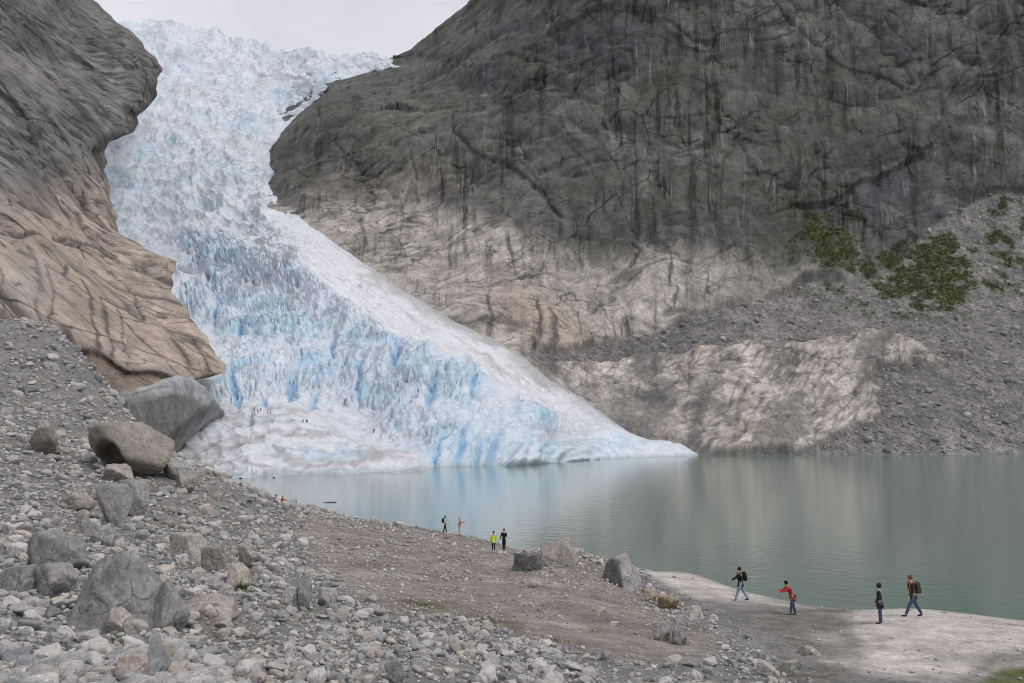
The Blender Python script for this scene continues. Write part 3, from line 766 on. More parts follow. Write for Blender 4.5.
# ---- what the rock itself looks like
base = np.array([.118, .118, .113])
arc = P0[..., 0] / P0[..., 1] * 850                       # metres along the wall, by bearing
def vert(sx, sz, seed, o=4, wob=.35): return fbm(np.stack([arc * sx + wob * warp[..., 0], 0 * arc, P0[..., 2] * sz], -1), o, seed)
c = np.broadcast_to(base, P0.shape).copy()
c = c * np.clip(1 + .55 * fbm(Q * .010, 4, 90) + .4 * fbm(Q * np.array([.08, .08, .05]), 4, 91) + .5 * (g1[1] - .5) + .5 * (g2[1] - .5) + .3 * (g3[1] - .5) + .25 * (fc[3] - .5) + .3 * fbm(Qd * np.array([.04, .1, .22]), 4, 89), .3, 2)[..., None]
c = lerp_col(c, [.088, .085, .102], smooth(.55, .75, g1[1]) * .7)
c = lerp_col(c, [.116, .117, .104], smooth(.40, .2, g1[1]) * .5)
c = lerp_col(c, [.175, .172, .162], smooth(.72, .85, g2[1]) * .5)
c = lerp_col(c, [.070, .070, .082], dome * .7)
c = lerp_col(c, [.088, .10, .062], smooth(.05, .4, fbm(Q * .03, 4, 92)) * .35 * smooth(330, 200, V))
wet = smooth(.10, .26, vert(.05, .004, 93))
c = lerp_col(c, [.050, .050, .060], wet * .62 * smooth(-.3, .1, fbm(Q * .008, 2, 88)))
wet2 = smooth(.16, .30, vert(.16, .009, 87)) * smooth(-.05, .2, fbm(Q * .014, 3, 86))
c = lerp_col(c, [.045, .045, .052], wet2 * .8)
paleS = smooth(.20, .36, vert(.22, .010, 94)) * smooth(0, .25, fbm(Q * .012, 3, 95) + .06)
c = lerp_col(c, [.32, .31, .30], paleS * .7)
# the band the glacier uncovered lately is pale
LINE_U = [235, 270, 300, 330, 372, 420, 470, 520, 556, 600, 640, 700, 760, 830, 1200]
LINE_V = [186, 196, 205, 210, 205, 190, 216, 236, 250, 258, 255, 256, 262, 270, 280]
trim = np.interp(U, LINE_U, LINE_V)
c = c * .86
m_pale = smooth(-14, 22, V - trim + 20 * wq + 9 * wq2 + 14 * fbm(np.stack([P0[..., 0] / P0[..., 1] * 60, P0[..., 1] * 0, P0[..., 2] * .006], -1), 4, 96)) * (1 - .40 * smooth(640, 760, U))
pale = np.array([.35, .322, .297]) * (1 + .35 * fbm(Q * .02, 4, 97) + .25 * fbm(Q * np.array([.2, .2, .12]), 3, 98) + .3 * (fb[3] - .5))[..., None]
c = c * (1 - m_pale[..., None]) + pale * m_pale[..., None]
c = lerp_col(c, [.235, .215, .19], ell(U, V, 420, 190, 130, 80, 15) * .6 * (1 - m_pale) * smooth(-.3, .2, wq))
c = lerp_col(c, [.33, .255, .19], ell(U2, V2, 530, 325, 50, 26, 20) * .7)
stk = smooth(.10, .24, vert(.12, .010, 99, 5, 1.6)) * smooth(-.05, .2, fbm(Q * .02, 3, 100) + .05)
c = lerp_col(c, [.075, .07, .07], stk * .85 * m_pale)
vn1 = veins(Qd * np.array([.012, .02, .035]) + warp * .6, 201, .022) * smooth(-.1, .12, fbm(Q * .02, 3, 202))
vn2 = veins(Q * np.array([.035, .03, .022]) + warp * 1.0, 203, .02) * smooth(-.05, .15, fbm(Q * .03, 3, 204))
vn3 = veins(Q * np.array([.08, .07, .05]) + warp * 1.5, 205, .03) * smooth(0, .2, fbm(Q * .04, 3, 206))
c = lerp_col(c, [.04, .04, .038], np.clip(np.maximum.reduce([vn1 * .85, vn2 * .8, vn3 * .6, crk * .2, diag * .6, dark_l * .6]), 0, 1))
mossn = smooth(.42, .75, up + .5 * fbm(Q * .05, 4, 101)) * smooth(-.1, .25, fbm(Q * .015, 3, 102)) * (1 - m_pale)
c = lerp_col(c, [.050, .062, .020], np.clip(mossn * .35 + moss_l * .75 * smooth(-.25, .2, fbm(Q * .05, 3, 103)) * (1 - .5 * m_pale), 0, .9) * smooth(-80, 20, V))
c = lerp_col(c, [.10, .13, .045], m_far * smooth(.3, .6, up) * .6)
# roches
rc = np.array([.40, .366, .34]) * (1 + .35 * (gr1[1] - .5) + .3 * (gr2[1] - .5) + .3 * fbm(rdip * np.array([.05, .1, .3]), 4, 104) + .25 * (rb[3] - .5))[..., None]
rc = lerp_col(rc, [.13, .12, .11], smooth(.12, .3, fbm(rdip * np.array([.03, .1, .2]), 4, 105)) * .85)
rc = lerp_col(rc, [.06, .058, .055], np.maximum(veins(rdip * np.array([.03, .03, .09]) + warp, 207, .035), .8 * veins(rdip * np.array([.09, .09, .16]) + warp, 208, .035) * smooth(-.1, .1, wq2)) * .5)
jn = veins(np.stack([U * .06 + V * .035, V * .012 - U * .004, 0 * U], -1) + warp * .35, 231, .05, 3) * smooth(-.12, .1, fbm(P0 * .03, 3, 232))
rc = lerp_col(rc, [.07, .066, .062], jn * .6)
rc = lerp_col(rc, [.155, .148, .14], smooth(.06, .2, fbm(np.stack([U * .022 + V * .012, V * .014 - U * .006, 0 * U], -1), 5, 233)) * .8)
rc = lerp_col(rc, [.30, .21, .15], smooth(.2, .4, fbm(P0 * .03, 3, 106)) * .6)
rc = lerp_col(rc, [.17, .16, .15], smooth(690, 610, U) * smooth(378, 420, V) * .85)
rc = lerp_col(rc, [.10, .10, .095], ell(U, V, 697, 425, 9, 34, 12) * .9 + ell(U, V, 650, 405, 30, 7, 20) * .8)
c = c * (1 - m_roch[..., None]) + rc * m_roch[..., None]
# talus
tn = fbm(P0 * .35, 3, 107)
tc_ = np.array([.145, .138, .132]) * (1 + .35 * fbm(P0 * .02, 4, 108) + .5 * tn)[..., None]
tc_ = lerp_col(tc_, [.33, .31, .295], smooth(.28, .42, fbm(P0 * .3, 2, 109)) * .5)
tc_ = lerp_col(tc_, [.095, .09, .086], ell(U, V, 640, 345, 70, 14, -12) * .5 + smooth(.1, .4, fbm(P0 * .05, 3, 113)) * .4)
c = c * (1 - m_tal[..., None]) + tc_ * m_tal[..., None]
VEG = [[(798, 232), (815, 215), (850, 232), (862, 262), (850, 282), (815, 276)], [(858, 268), (900, 248), (950, 232), (972, 262), (965, 300), (945, 314), (900, 306), (868, 290)],
       [(985, 205), (1005, 190), (1000, 215), (990, 225)], [(1014, 178), (1060, 178), (1060, 245), (1020, 235)], [(985, 235), (1010, 225), (1016, 295), (990, 290)], [(760, 203), (860, 222), (880, 236), (820, 226)]]
m_veg = 0
for i, pl in enumerate(VEG):
    m_veg = np.maximum(m_veg, pmask(U2, V2, pl, 6) * (1 if i < 2 else .75))
m_veg = m_veg * smooth(-.12, .14, fbm(P0 * .07, 4, 110) + .12 * (m_veg > .9))
m_veg = np.maximum(m_veg, .55 * smooth(.0, .3, fbm(P0 * .09, 4, 114)) * np.clip(ell(U, V, 900, 275, 90, 45, 0) * 1.3 + ell(U, V, 830, 245, 45, 40, 0) + ell(U, V, 800, 212, 90, 10, 6), 0, 1))
m_veg = np.maximum(m_veg, .8 * smooth(.10, .36, fbm(P0 * np.array([.05, .05, .02]), 4, 111)) * smooth(860, 960, U) * smooth(170, 215, V) * smooth(330, 290, V))
c = lerp_col(c, [.050, .064, .024], np.clip(m_veg * 1.1, 0, .88))
c = lerp_col(c, [.16, .155, .145], smooth(4.5, .5, P1[..., 2]) * .7)      # damp rim above the lake
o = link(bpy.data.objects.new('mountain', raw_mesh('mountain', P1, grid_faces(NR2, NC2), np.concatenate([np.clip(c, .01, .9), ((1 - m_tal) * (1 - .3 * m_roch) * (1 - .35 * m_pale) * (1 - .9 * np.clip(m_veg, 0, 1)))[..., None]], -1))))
o.data.materials.append(M_CLIFF)
tag(o, 'dark streaked rock wall with pale foot and grey scree above the far shore', kind='structure')
wallP, wallVeg, wallN = P1, m_veg, NW

# ================================================================== LEFT ROCK SLAB
NR3, NC3 = 420, 330
LV = [-70, -10, 2, 15, 35, 60, 72, 90, 105, 118, 133, 140, 152, 165, 185, 215, 235, 252, 262, 275, 295, 320, 345, 365, 374, 420]
LU = [30, 84, 93, 109, 134, 157, 161, 156, 151, 137, 133, 114, 102, 106, 108, 115, 120, 148, 180, 171, 174, 194, 211, 224, 226, 226]
lv = np.linspace(-70, 420, NR3); lu = np.interp(lv, LV, LU)
lu = np.minimum(lu, np.interp(lv, [366, 374, 380, 388, 398, 420], [400, 222, 196, 152, 112, 96]))
ss = np.linspace(0, 1.06, NC3)
Us = -190 + (lu[:, None] + 190 + 1.5 * np.sin(lv * .21)[:, None] + .9 * np.sin(lv * .47)[:, None]) * np.minimum(ss, 1)[None] ** .8
Vs = np.broadcast_to(lv[:, None], Us.shape)
LP = [(0, 330, 160), (-100, 330, 130), (100, 392, 195), (220, 372, 285), (224, 362, 300), (150, 388, 225), (180, 262, 430), (0, 200, 290), (0, 260, 215), (110, 185, 540), (110, 240, 440), (160, 72, 780), (130, 35, 860), (90, 0, 930), (0, 0, 610), (0, 100, 430), (-150, 200, 200), (-150, 0, 450), (60, -70, 900), (-100, -70, 620), (60, 130, 510), (80, 300, 260), (150, 320, 310), (100, 420, 190), (220, 420, 280), (-190, 400, 110)]
l_tps = TPS([(a / 200, b / 200) for a, b, _ in LP], [math.log(d) for _, _, d in LP], reg=2e-3)
Dl = np.exp(l_tps(Us / 200, Vs / 200))
edge = (lu[:, None] - Us)
Dl = Dl * (1 + .10 * (1 - np.sqrt(np.clip(1 - (1 - np.clip(edge / 26, 0, 1)) ** 2, 0, 1))) * smooth(300, 200, Vs))
Dl = Dl * (1 + 5 * np.clip(ss - 1, 0, 1))[None]
Us2 = Us - np.clip(ss - 1, 0, 1)[None] * 60
L0 = at(Us2, Vs, Dl)
# the crack under the tan slab: rock below it is set back
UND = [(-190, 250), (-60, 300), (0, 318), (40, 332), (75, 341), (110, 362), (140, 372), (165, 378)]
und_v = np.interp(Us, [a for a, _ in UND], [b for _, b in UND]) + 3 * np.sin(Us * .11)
NL = blur(grid_normals(L0), 10); NL /= np.linalg.norm(NL, axis=-1, keepdims=True)
dz_ = .70
S = np.stack([L0[..., 0] * .75 + L0[..., 2] * -.62, L0[..., 1], L0[..., 0] * .62 + L0[..., 2] * .75], -1)  # x: down the slab
wl = np.stack([fbm(L0 * .02, 3, 121), fbm(L0 * .02, 3, 122), fbm(L0 * .02, 3, 123)], -1)
Sw = S + wl * 14
la = worley(Sw * np.array([1 / 90, 1 / 70, 1 / 26]), 124, 1.2); lb = worley(Sw * np.array([1 / 30, 1 / 26, 1 / 7]), 125, 1.1); lc = worley(Sw * np.array([1 / 10, 1 / 9, 1 / 2.6]), 126, 1)
hi = smooth(330, 180, Vs)
al_ = Us * math.cos(.72) + Vs * math.sin(.72); pe_ = -Us * math.sin(.72) + Vs * math.cos(.72)
alw, pew = al_ + 5 * wl[..., 0], pe_ + 3.5 * wl[..., 1]
lk = np.clip(Dl / 400, .4, 2)
s1 = crag(alw / 90, pew / 20, 271, .42, 1.0, .3); s2 = crag(alw / 34, pew / 8, 272, .42, 1.0, .3); s3 = crag(alw / 13, pew / 3.4, 273, .42, 1.0, .3)
ld = lk * (-5.0 * s1[0] * mix(.2, 1, hi) - 2.2 * s2[0] * mix(.25, 1, hi) - .8 * s3[0] * mix(.35, 1, hi)) + 3.0 * fbm(S * .010, 3, 127) * mix(.5, 1, hi) + .8 * fbm(S * np.array([.03, .06, .14]), 4, 128) * mix(.4, 1, hi)
lcr = 1 - smooth(0, .12, lb[1] - lb[0])
lvn = veins(Sw * np.array([.007, .012, .03]), 211, .03) * smooth(-.15, .1, fbm(S * .015, 2, 212))
lvn2 = veins(Sw * np.array([.025, .03, .10]), 213, .03) * smooth(-.05, .15, fbm(S * .02, 3, 214))
ld = ld - (2.5 * lvn + .7 * lvn2) * mix(.4, 1, hi) - .3 * lcr * mix(.4, 1, hi)
LCR = [([(20, 30), (60, 60), (110, 75), (158, 66)], 2.5, 6), ([(0, 120), (40, 150), (80, 200), (110, 235)], 2.5, 5), ([(30, 20), (80, 40), (120, 62)], 2, 4), ([(0, 40), (30, 60), (70, 105), (90, 130)], 2, 4),
       ([(0, 232), (50, 240), (100, 250), (148, 262)], 2, 3), ([(50, 240), (90, 258), (130, 290), (145, 318)], 2, 3), ([(-40, 200), (20, 205), (60, 230)], 2, 3)]
ldark = 0
ju, jv = Us + 6 * wl[..., 0] * 2, Vs + 5 * wl[..., 1] * 2
for ln, wd, dep in LCR:
    k = np.exp(-(seg_dist(ju, jv, ln) / (wd * .7)) ** 2) * smooth(-.25, .05, fbm(L0 * .04, 3, 250 + int(abs(ln[0][1])))); ld = ld - dep * .5 * k; ldark = np.maximum(ldark, k)
below = smooth(0, 5, jv - und_v)
L1 = L0 + NL * (ld * (1 - .6 * smooth(16, 0, edge)))[..., None]
L1[..., 1] += 5 * below; L1[..., 0] -= 2 * below
NL1 = grid_normals(L1)
cl = np.broadcast_to(np.array([.165, .158, .15]), L0.shape).copy()
cl *= (1 + .7 * fbm(S * np.array([.012, .02, .06]), 4, 130) + .35 * (s1[1] - .5) + .4 * (s2[1] - .5) + .3 * (s3[1] - .5) + .2 * fbm(S * np.array([.06, .1, .4]), 3, 131))[..., None]
tan = np.array([.37, .305, .25]) * (1 + .30 * (s2[1] - .5) + .3 * (s3[1] - .5) + .25 * fbm(S * np.array([.02, .03, .1]), 4, 132) + .15 * fbm(S * np.array([.1, .1, .6]), 3, 133))[..., None]
m_tan = smooth(-28, 30, Vs - np.interp(Us, [-190, 0, 60, 110, 160], [215, 205, 190, 168, 168]) + 26 * wl[..., 0] + 14 * fbm(S * np.array([.03, .05, .1]), 3, 134))
cl = cl * (1 - m_tan[..., None]) + tan * m_tan[..., None]
cl = lerp_col(cl, [.055, .052, .052], smooth(.12, .3, fbm(S * np.array([.02, .03, .11]) + wl * .5, 5, 135)) * mix(.3, .95, hi))
cl = lerp_col(cl, [.045, .042, .042], smooth(.16, .3, fbm(S * np.array([.07, .06, .2]) + wl * .5, 4, 138)) * smooth(0, .2, fbm(S * .02, 3, 139)) * mix(.5, .95, hi))
cl = lerp_col(cl, [.26, .25, .235], smooth(.2, .45, fbm(S * np.array([.015, .03, .16]), 4, 136)) * .5 * hi)
for ln, wd in [([(28, 250), (38, 275), (36, 300), (42, 325)], 3), ([(78, 282), (90, 300), (95, 325), (98, 350)], 4), ([(100, 300), (108, 325), (112, 350), (110, 370)], 4), ([(14, 252), (34, 262), (40, 292)], 2.5),
               ([(0, 270), (3, 290), (4, 312)], 3), ([(170, 340), (182, 352), (190, 366)], 4), ([(45, 268), (52, 290), (52, 325)], 2.2), ([(192, 340), (204, 358), (210, 372)], 3.5), ([(118, 310), (124, 340), (128, 365)], 2)]:
    cl = lerp_col(cl, [.075, .062, .055], np.exp(-(seg_dist(Us + 14 * wl[..., 0] + 5 * fbm(L0 * .15, 3, 251), Vs, ln) / (wd * (.28 + .5 * smooth(-.3, .3, fbm(L0 * .05, 3, 252))))) ** 2) * .95 * smooth(-.4, .1, fbm(S * .12, 3, 137) + .2))
cl = lerp_col(cl, [.40, .36, .32], ell(Us, Vs, 25, 285, 26, 26, 30) * .6)
cl = lerp_col(cl, [.045, .042, .04], np.maximum.reduce([ldark * .8, lvn * .85, lvn2 * .7]))
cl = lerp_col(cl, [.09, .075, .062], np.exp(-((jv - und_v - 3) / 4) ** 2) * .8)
cl = lerp_col(cl, [.24, .18, .13], below * .45)
cl = lerp_col(cl, [.07, .058, .05], below * smooth(.02, .2, fbm(np.stack([Us * .16 - Vs * .05, Vs * .05, 0 * Us], -1), 4, 253)) * .85)
o = link(bpy.data.objects.new('rock_slope', raw_mesh('rock_slope', L1, grid_faces(NR3, NC3), np.concatenate([np.clip(cl, .01, .9), (hi * .8 + .2)[..., None]], -1))))
o.data.materials.append(M_LEFT)
tag(o, 'grey and tan slabs of bare rock rising on the left of the glacier', kind='structure')

# ================================================================== GLACIER
NR4, NC4 = 520, 480
gv1 = np.linspace(0, 1, NR4)
tt = np.linspace(0, 1, NC4)
vrow = 20 + (482 - 20) * gv1
ur = ice_right(vrow) + 2.2 * np.sin(vrow * .45) + 1.6 * np.sin(vrow * 1.13 + 1)
ul = np.interp(vrow, [0, 250, 300, 380, 440, 482], [86, 86, 100, 120, 140, 150])
Ui = ul[:, None] + (ur[:, None] + 9 - ul[:, None]) * tt[None]
GT_U = [86, 112, 125, 150, 160, 172, 200, 235, 241, 252, 262, 300, 318, 335, 350, 372, 395, 415, 720]
GT_V = [30, 27, 22, 19.5, 18, 21, 28, 37, 34, 37, 43, 50, 54, 55, 54, 54, 58, 61, 61]
lift = np.interp(Ui, GT_U, GT_V) - 20
Vi = vrow[:, None] + lift * smooth(.25, 0, gv1)[:, None]
Di = vdist(Ui, Vi)
ei = ice_right(Vi) - Ui
prof = np.clip(ei / 26, 0, 1)
Di = Di * np.where(ei > 0, 1 - .035 * np.sqrt(prof), 1 + .012 * (-ei))
I0 = at(Ui, Vi, Di)
NI = blur(grid_normals(I0), 14); NI /= np.linalg.norm(NI, axis=-1, keepdims=True)
iw = np.stack([fbm(I0 * .012, 3, 141), fbm(I0 * .012, 3, 142), fbm(I0 * .012, 3, 143)], -1)
fall = smooth(265, 215, Vi)                                            # the icefall
mid = smooth(215, 260, Vi) * smooth(470, 430, Vi)
SNOW = [(275, 196), (300, 225), (350, 258), (400, 292), (450, 322), (500, 348), (560, 385), (600, 420), (560, 425), (510, 395), (450, 365), (400, 345), (350, 318), (320, 290), (295, 250), (268, 215)]
Ui2, Vi2 = Ui + 14 * iw[..., 0] + 5 * fbm(I0 * .06, 3, 144), Vi + 12 * iw[..., 1] + 4 * fbm(I0 * .06, 3, 145)
m_snow = pmask(Ui2, Vi2, SNOW, 8)
TONG = [(165, 440), (205, 408), (240, 402), (300, 398), (335, 420), (370, 440), (420, 445), (430, 470), (420, 500), (100, 500), (100, 460)]
m_tong = pmask(Ui2, Vi2, TONG, 15)
LIP = [(520, 446), (560, 440), (640, 436), (700, 444), (700, 470), (500, 470)]
m_lip = pmask(Ui, Vi, LIP, 3)
# crevasse fins: run down the fall line; the fall line swings round to the right in the lower part
iwb = np.stack([fbm(I0 * .03, 4, 241), fbm(I0 * .03, 4, 242)], -1)
ang = .5 * iwb[..., 0] + np.interp(Vi, [200, 300, 380, 460], [-.15, -.5, -.35, .1]) + .35 * smooth(330, 480, Ui)
along = Ui * np.sin(ang) * -1 + Vi * np.cos(ang); across = Ui * np.cos(ang) + Vi * np.sin(ang)
fin_p = np.stack([across * .055 + 1.6 * iw[..., 0] + 1.3 * iwb[..., 1], along * .010, 0 * across], -1)
fins = ridged(fin_p, 4, 146, gain=.55)
fin2 = ridged(np.stack([across * .24 + iw[..., 1] * 2, along * .05, 0 * across + 3], -1), 3, 147)
# transverse blocks of the icefall
blk = worley((I0 + iw * 30) * np.array([1 / 34, 1 / 40, 1 / 17]), 148, 1.4)
blk2 = worley((I0 + iw * 12) * np.array([1 / 13, 1 / 16, 1 / 8]), 149, 1.3)
blk3 = worley((I0 + iw * 5) * np.array([1 / 5.5, 1 / 7, 1 / 5]), 150, 1.2)
rid = ridged((I0 + iw * 25) * np.array([.016, .010, .03]), 5, 151, gain=.6)
sc = np.clip(Di / 1000, .3, 1.8)
jx, jy = Ui + 12 * iw[..., 0], Vi + 10 * iw[..., 1]
sk = np.clip(Di / 1000, .3, 2.2)
i1 = crag((jx + .35 * jy) / 26, (jy - .25 * jx) / 11, 281); i2 = crag((jx + .2 * jy) / 10, jy / 6, 282); i3 = crag(jx / 4.2, jy / 3.4, 283)
i4 = crag((across + 14 * iwb[..., 0]) / 17, (along + 14 * iwb[..., 1]) / 32, 284); i5 = crag((across + 9 * iwb[..., 1]) / 7, along / 12, 285)
id_fall = 5 * (ridged((np.stack([Ui, Vi, 0 * Ui], -1) + np.stack([iw[..., 0] * 60, iw[..., 1] * 40, 0 * Ui], -1)) * np.array([.012, .05, 1]), 4, 248) - .6) + sk * (9 * i1[0] + 5.0 * i2[0] + 2.2 * i3[0]) / np.clip(Di / 1000, .3, 1.8) + 4 * (rid - .55) + 7 * fbm(I0 * .01, 3, 157) + 2.0 * fbm(I0 * .06, 3, 158) - .9 * (1 - smooth(0, .14, blk[1] - blk[0]))
scrp = np.stack([across / 13, along / 20, 0 * across], -1) + np.stack([iwb[..., 0] * 1.5, iwb[..., 1] * 1.5, 0 * across], -1)
ser = worley(scrp, 243, 1.3); ser2 = worley(scrp * 2.3, 244, 1.3)
STEPS = [([(150, 205), (170, 228), (205, 250), (250, 272), (300, 296), (345, 330)], 13, 7), ([(226, 392), (245, 378), (275, 366), (310, 358), (345, 364), (385, 392), (425, 420), (465, 440), (520, 448)], 17, 10),
         ([(190, 290), (225, 320), (265, 330), (310, 325), (360, 345), (420, 378), (480, 402)], 10, 5), ([(200, 262), (245, 300), (300, 312)], 9, 4), ([(370, 372), (430, 392), (500, 420), (545, 430)], 9, 4)]
xj = Ui + 9 * iw[..., 0] + 9 * iwb[..., 0]; yj = Vi + 12 * iw[..., 1] + 12 * iwb[..., 1]
steps_d = 0; m_step = 0
for ln, wd, hh_ in STEPS:
    lo_ = np.array(ln); lv_ = np.interp(xj, lo_[:, 0], lo_[:, 1]); dd_ = seg_dist(xj, yj, ln)
    steps_d = steps_d + hh_ * np.tanh((lv_ - yj) / wd) * np.exp(-np.maximum(dd_ - wd, 0) / 30)
    m_step = np.maximum(m_step, np.exp(-(dd_ / wd) ** 2))
cols_ = ridged(np.stack([across * .11 + 1.5 * iwb[..., 0], along * .012, 0 * across], -1), 3, 245)
id_mid = steps_d + m_step * (5.5 * (cols_ - .6) + 1.6 * (fin2 - .5)) + np.clip(Di / 500, .5, 1.6) * (5.0 * i4[0] + 1.1 * i5[0] + .3 * i3[0]) * (.35 + 1.2 * smooth(-.25, .25, fbm(np.stack([Ui * .022, Vi * .022, 0 * Ui], -1) + iw, 3, 297))) * (.6 + .6 * m_step) + 6 * fbm(I0 * .018, 4, 152) + 1.3 * fbm(I0 * .08, 3, 246)
id_snow = 2.2 * fbm(I0 * .05, 4, 153) + 1.6 * i4[0] + 1.0 * i5[0]
along_t = np.stack([I0[..., 0] * .05 + I0[..., 2] * .1, I0[..., 1] * .03, I0[..., 2] * .22 - I0[..., 0] * .02], -1)
id_tong = 2.0 * fbm(I0 * .035, 4, 154) + 1.5 * (ridged(along_t, 4, 155) - .5) + .6 * (blk3[2] - .5)
idp = id_fall * fall * sc + id_mid * (1 - fall) * np.clip(Di / 480, .45, 1.3)
idp = mix(idp, id_snow, m_snow * .8)
idp = mix(idp, id_tong + 1.6 * crag((Ui + .6 * Vi) / 16, (Vi - .3 * Ui + 12 * iwb[..., 0]) / 6, 286)[0], m_tong)
lipc = np.sin((np.hypot((Ui - 575) / 1.0, (Vi - 466) * 2.0)) * .55 + 2 * iw[..., 0]) * smooth(640, 600, Ui)
idp = mix(idp, .5 * lipc - 3.4 * crag((Ui + 5 * iwb[..., 0]) / 17, (Vi + 4 * iwb[..., 1]) / 7, 287)[0] + 2.6 * fbm(I0 * .09, 3, 156) + 4 * smooth(440, 452, Vi), m_lip)
# single blue clefts
CLEFT = [(313, 388, 3.2, 15, -14), (265, 388, 4, 10, 8), (292, 372, 6, 11, -8), (333, 345, 3, 10, -15), (360, 372, 2.6, 9, -5), (235, 385, 4, 12, 10), (284, 392, 2.4, 6, 0), (430, 395, 5, 12, -15), (470, 392, 3, 12, -8),
         (495, 445, 6, 14, 0), (463, 440, 4, 13, 0), (440, 442, 3, 12, 0), (480, 448, 3, 12, 4), (520, 405, 5, 10, -30), (250, 415, 3, 8, 0), (395, 365, 6, 8, -25), (240, 330, 3, 10, -20), (215, 305, 3, 9, -10)]
cleft = 0; cj = 10 * fbm(I0 * .10, 4, 159); cj2 = 9 * fbm(I0 * .08, 4, 229)
for cu, cv, ru, rv, a in CLEFT:
    k = ell(Ui + 4 * iw[..., 0] + cj, Vi + cj2, cu, cv, ru * .8, rv * 1.25, -a); cleft = np.maximum(cleft, k)
idp = idp - 4.5 * cleft * np.clip(Di / 480, .5, 1.6)
damp = (1 - .75 * smooth(10, -2, ei)) * smooth(1, .96, gv1)[:, None] ** 0
I1 = I0 + NI * (idp * damp)[..., None]
NI1 = grid_normals(I1)
scr = np.stack([Ui, Vi * 1.0, 0 * Ui], -1)                       # image pixel coordinates of the ice vertices
sw = np.stack([iw[..., 0] * 40, iw[..., 1] * 30, 0 * Ui], -1)
cv1 = veins((scr + sw) * np.array([.035, .085, 1]), 221, .05, 4) * smooth(-.1, .15, fbm(scr * .03, 3, 222)) * fall
cv2 = veins((scr + sw * .5) * np.array([.10, .17, 1]), 223, .06, 3) * smooth(-.05, .2, fbm(scr * .04 + 7, 3, 224)) * fall
cv3 = veins(np.stack([across * .05, along * .022, 0 * across], -1) + iw * .6, 225, .045, 4) * (1 - fall) * smooth(-.05, .2, fbm(scr * .025 + 3, 3, 226))
# ---- ice colours: weathered crust, clean blue ice, dirt
white = np.array([.64, .67, .725])
ci = np.broadcast_to(white, I0.shape).copy()
ci *= (1 + .10 * fbm(I0 * .03, 4, 160) + .10 * fbm(I0 * .25, 3, 161))[..., None]
blueb = ell(Ui, Vi, 215, 310, 75, 60, 30) + ell(Ui, Vi, 170, 200, 60, 60, 0) * .8 + ell(Ui, Vi, 300, 340, 70, 28, 20) * .8 + ell(Ui, Vi, 465, 440, 80, 30, 8) * 1.0 + ell(Ui, Vi, 250, 365, 50, 30, 0) * .6 \
    + ell(Ui, Vi, 405, 372, 50, 30, 25) * .5 + ell(Ui, Vi, 300, 105, 40, 22, -20) * .5 + ell(Ui, Vi, 275, 175, 14, 30, 0) * .5 + ell(Ui, Vi, 160, 60, 60, 40, 20) * .35
bn = fbm((I0 + iw * 20) * .03, 4, 162) + .6 * fbm(np.stack([across * .09, along * .03, 0 * across], -1), 3, 163)
steep = smooth(.75, .25, NI1[..., 2])
m_blue = np.clip(smooth(-.15, .5, bn + .55 * np.clip(blueb, 0, 1) - .12) * (.35 + .65 * np.clip(blueb, 0, 1)), 0, 1) * (.45 + .55 * steep)
m_blue = np.clip(m_blue * (.38 + .25 * fall) * (.5 + 1.0 * i4[1]) + (1 - fall) * m_step * (.15 + .75 * smooth(-.15, .2, fbm(np.stack([across * .07, along * .02, 0 * across], -1), 4, 247))) * 1.0, 0, 1)
m_blue *= .5 + .8 * smooth(-.22, .2, fbm(scr * .022 + iw, 3, 296))
m_blue *= (1 - .85 * m_snow) * (1 - .75 * m_tong)
ci = lerp_col(ci, [.40, .585, .735], m_blue * .82)
ci = lerp_col(ci, [.16, .40, .66], np.clip(cleft * 1.15 - .15, 0, 1) * .8)
patch = smooth(-.05, .35, fbm((scr + sw) * .03, 5, 227))
ci = lerp_col(ci, [.40, .565, .66], fall * patch * .75)
ci = lerp_col(ci, [.50, .53, .54], fall * smooth(.05, .4, fbm((scr + sw) * np.array([.02, .05, 1]) + 5, 5, 228)) * .75)
ci = lerp_col(ci, [.22, .30, .34], np.maximum(cv1 * .6, cv2 * .5))
ci = lerp_col(ci, [.30, .40, .47], cv3 * .5 * (1 - m_tong) * (1 - .6 * m_snow))
ci = lerp_col(ci, [.40, .60, .70], m_lip * smooth(-.3, .5, .5 * lipc + 1.2 * bn) * .75)
ci = lerp_col(ci, [.70, .705, .735], m_snow * .8)
ci = lerp_col(ci, [.65, .66, .70], m_tong * .75)
dn = fbm(np.stack([across * .05, along * .11, 0 * across], -1) + iw, 5, 164) + .5 * fbm(I0 * .2, 3, 165)
m_dirt = smooth(.10, .5, dn) * np.clip(.22 + .5 * ell(Ui, Vi, 255, 165, 55, 45, 0) + .8 * ell(Ui, Vi, 385, 410, 60, 34, 20) + .5 * ell(Ui, Vi, 330, 395, 60, 40, 0) + .35 * ell(Ui, Vi, 250, 80, 90, 30, 10) + .7 * m_tong, 0, 1)
ci = lerp_col(ci, [.36, .335, .325], m_dirt * .62)
ci = lerp_col(ci, [.33, .315, .30], np.clip(ell(Ui, Vi, 150, 388, 48, 16, -8) * 1.5, 0, 1) * smooth(-.25, .15, dn) * .85)
tst = ridged(along_t * np.array([1, 1, 1.3]) + iw * .6, 4, 166)
ci = lerp_col(ci, [.34, .32, .315], m_tong * smooth(.60, .85, tst) * .7)
ci = lerp_col(ci, [.42, .56, .66], m_tong * smooth(.08, .4, fbm(I0 * np.array([.05, .03, .12]), 4, 167)) * .7)
fl_ = np.stack([(Ui * .8 + Vi * .6) * .012, (-Ui * .6 + Vi * .8) * .10, 0 * Ui], -1)
ci = lerp_col(ci, [.40, .375, .36], m_snow * smooth(.06, .3, fbm(fl_ + iw * .5, 5, 290)) * .65 * (1 - fall))
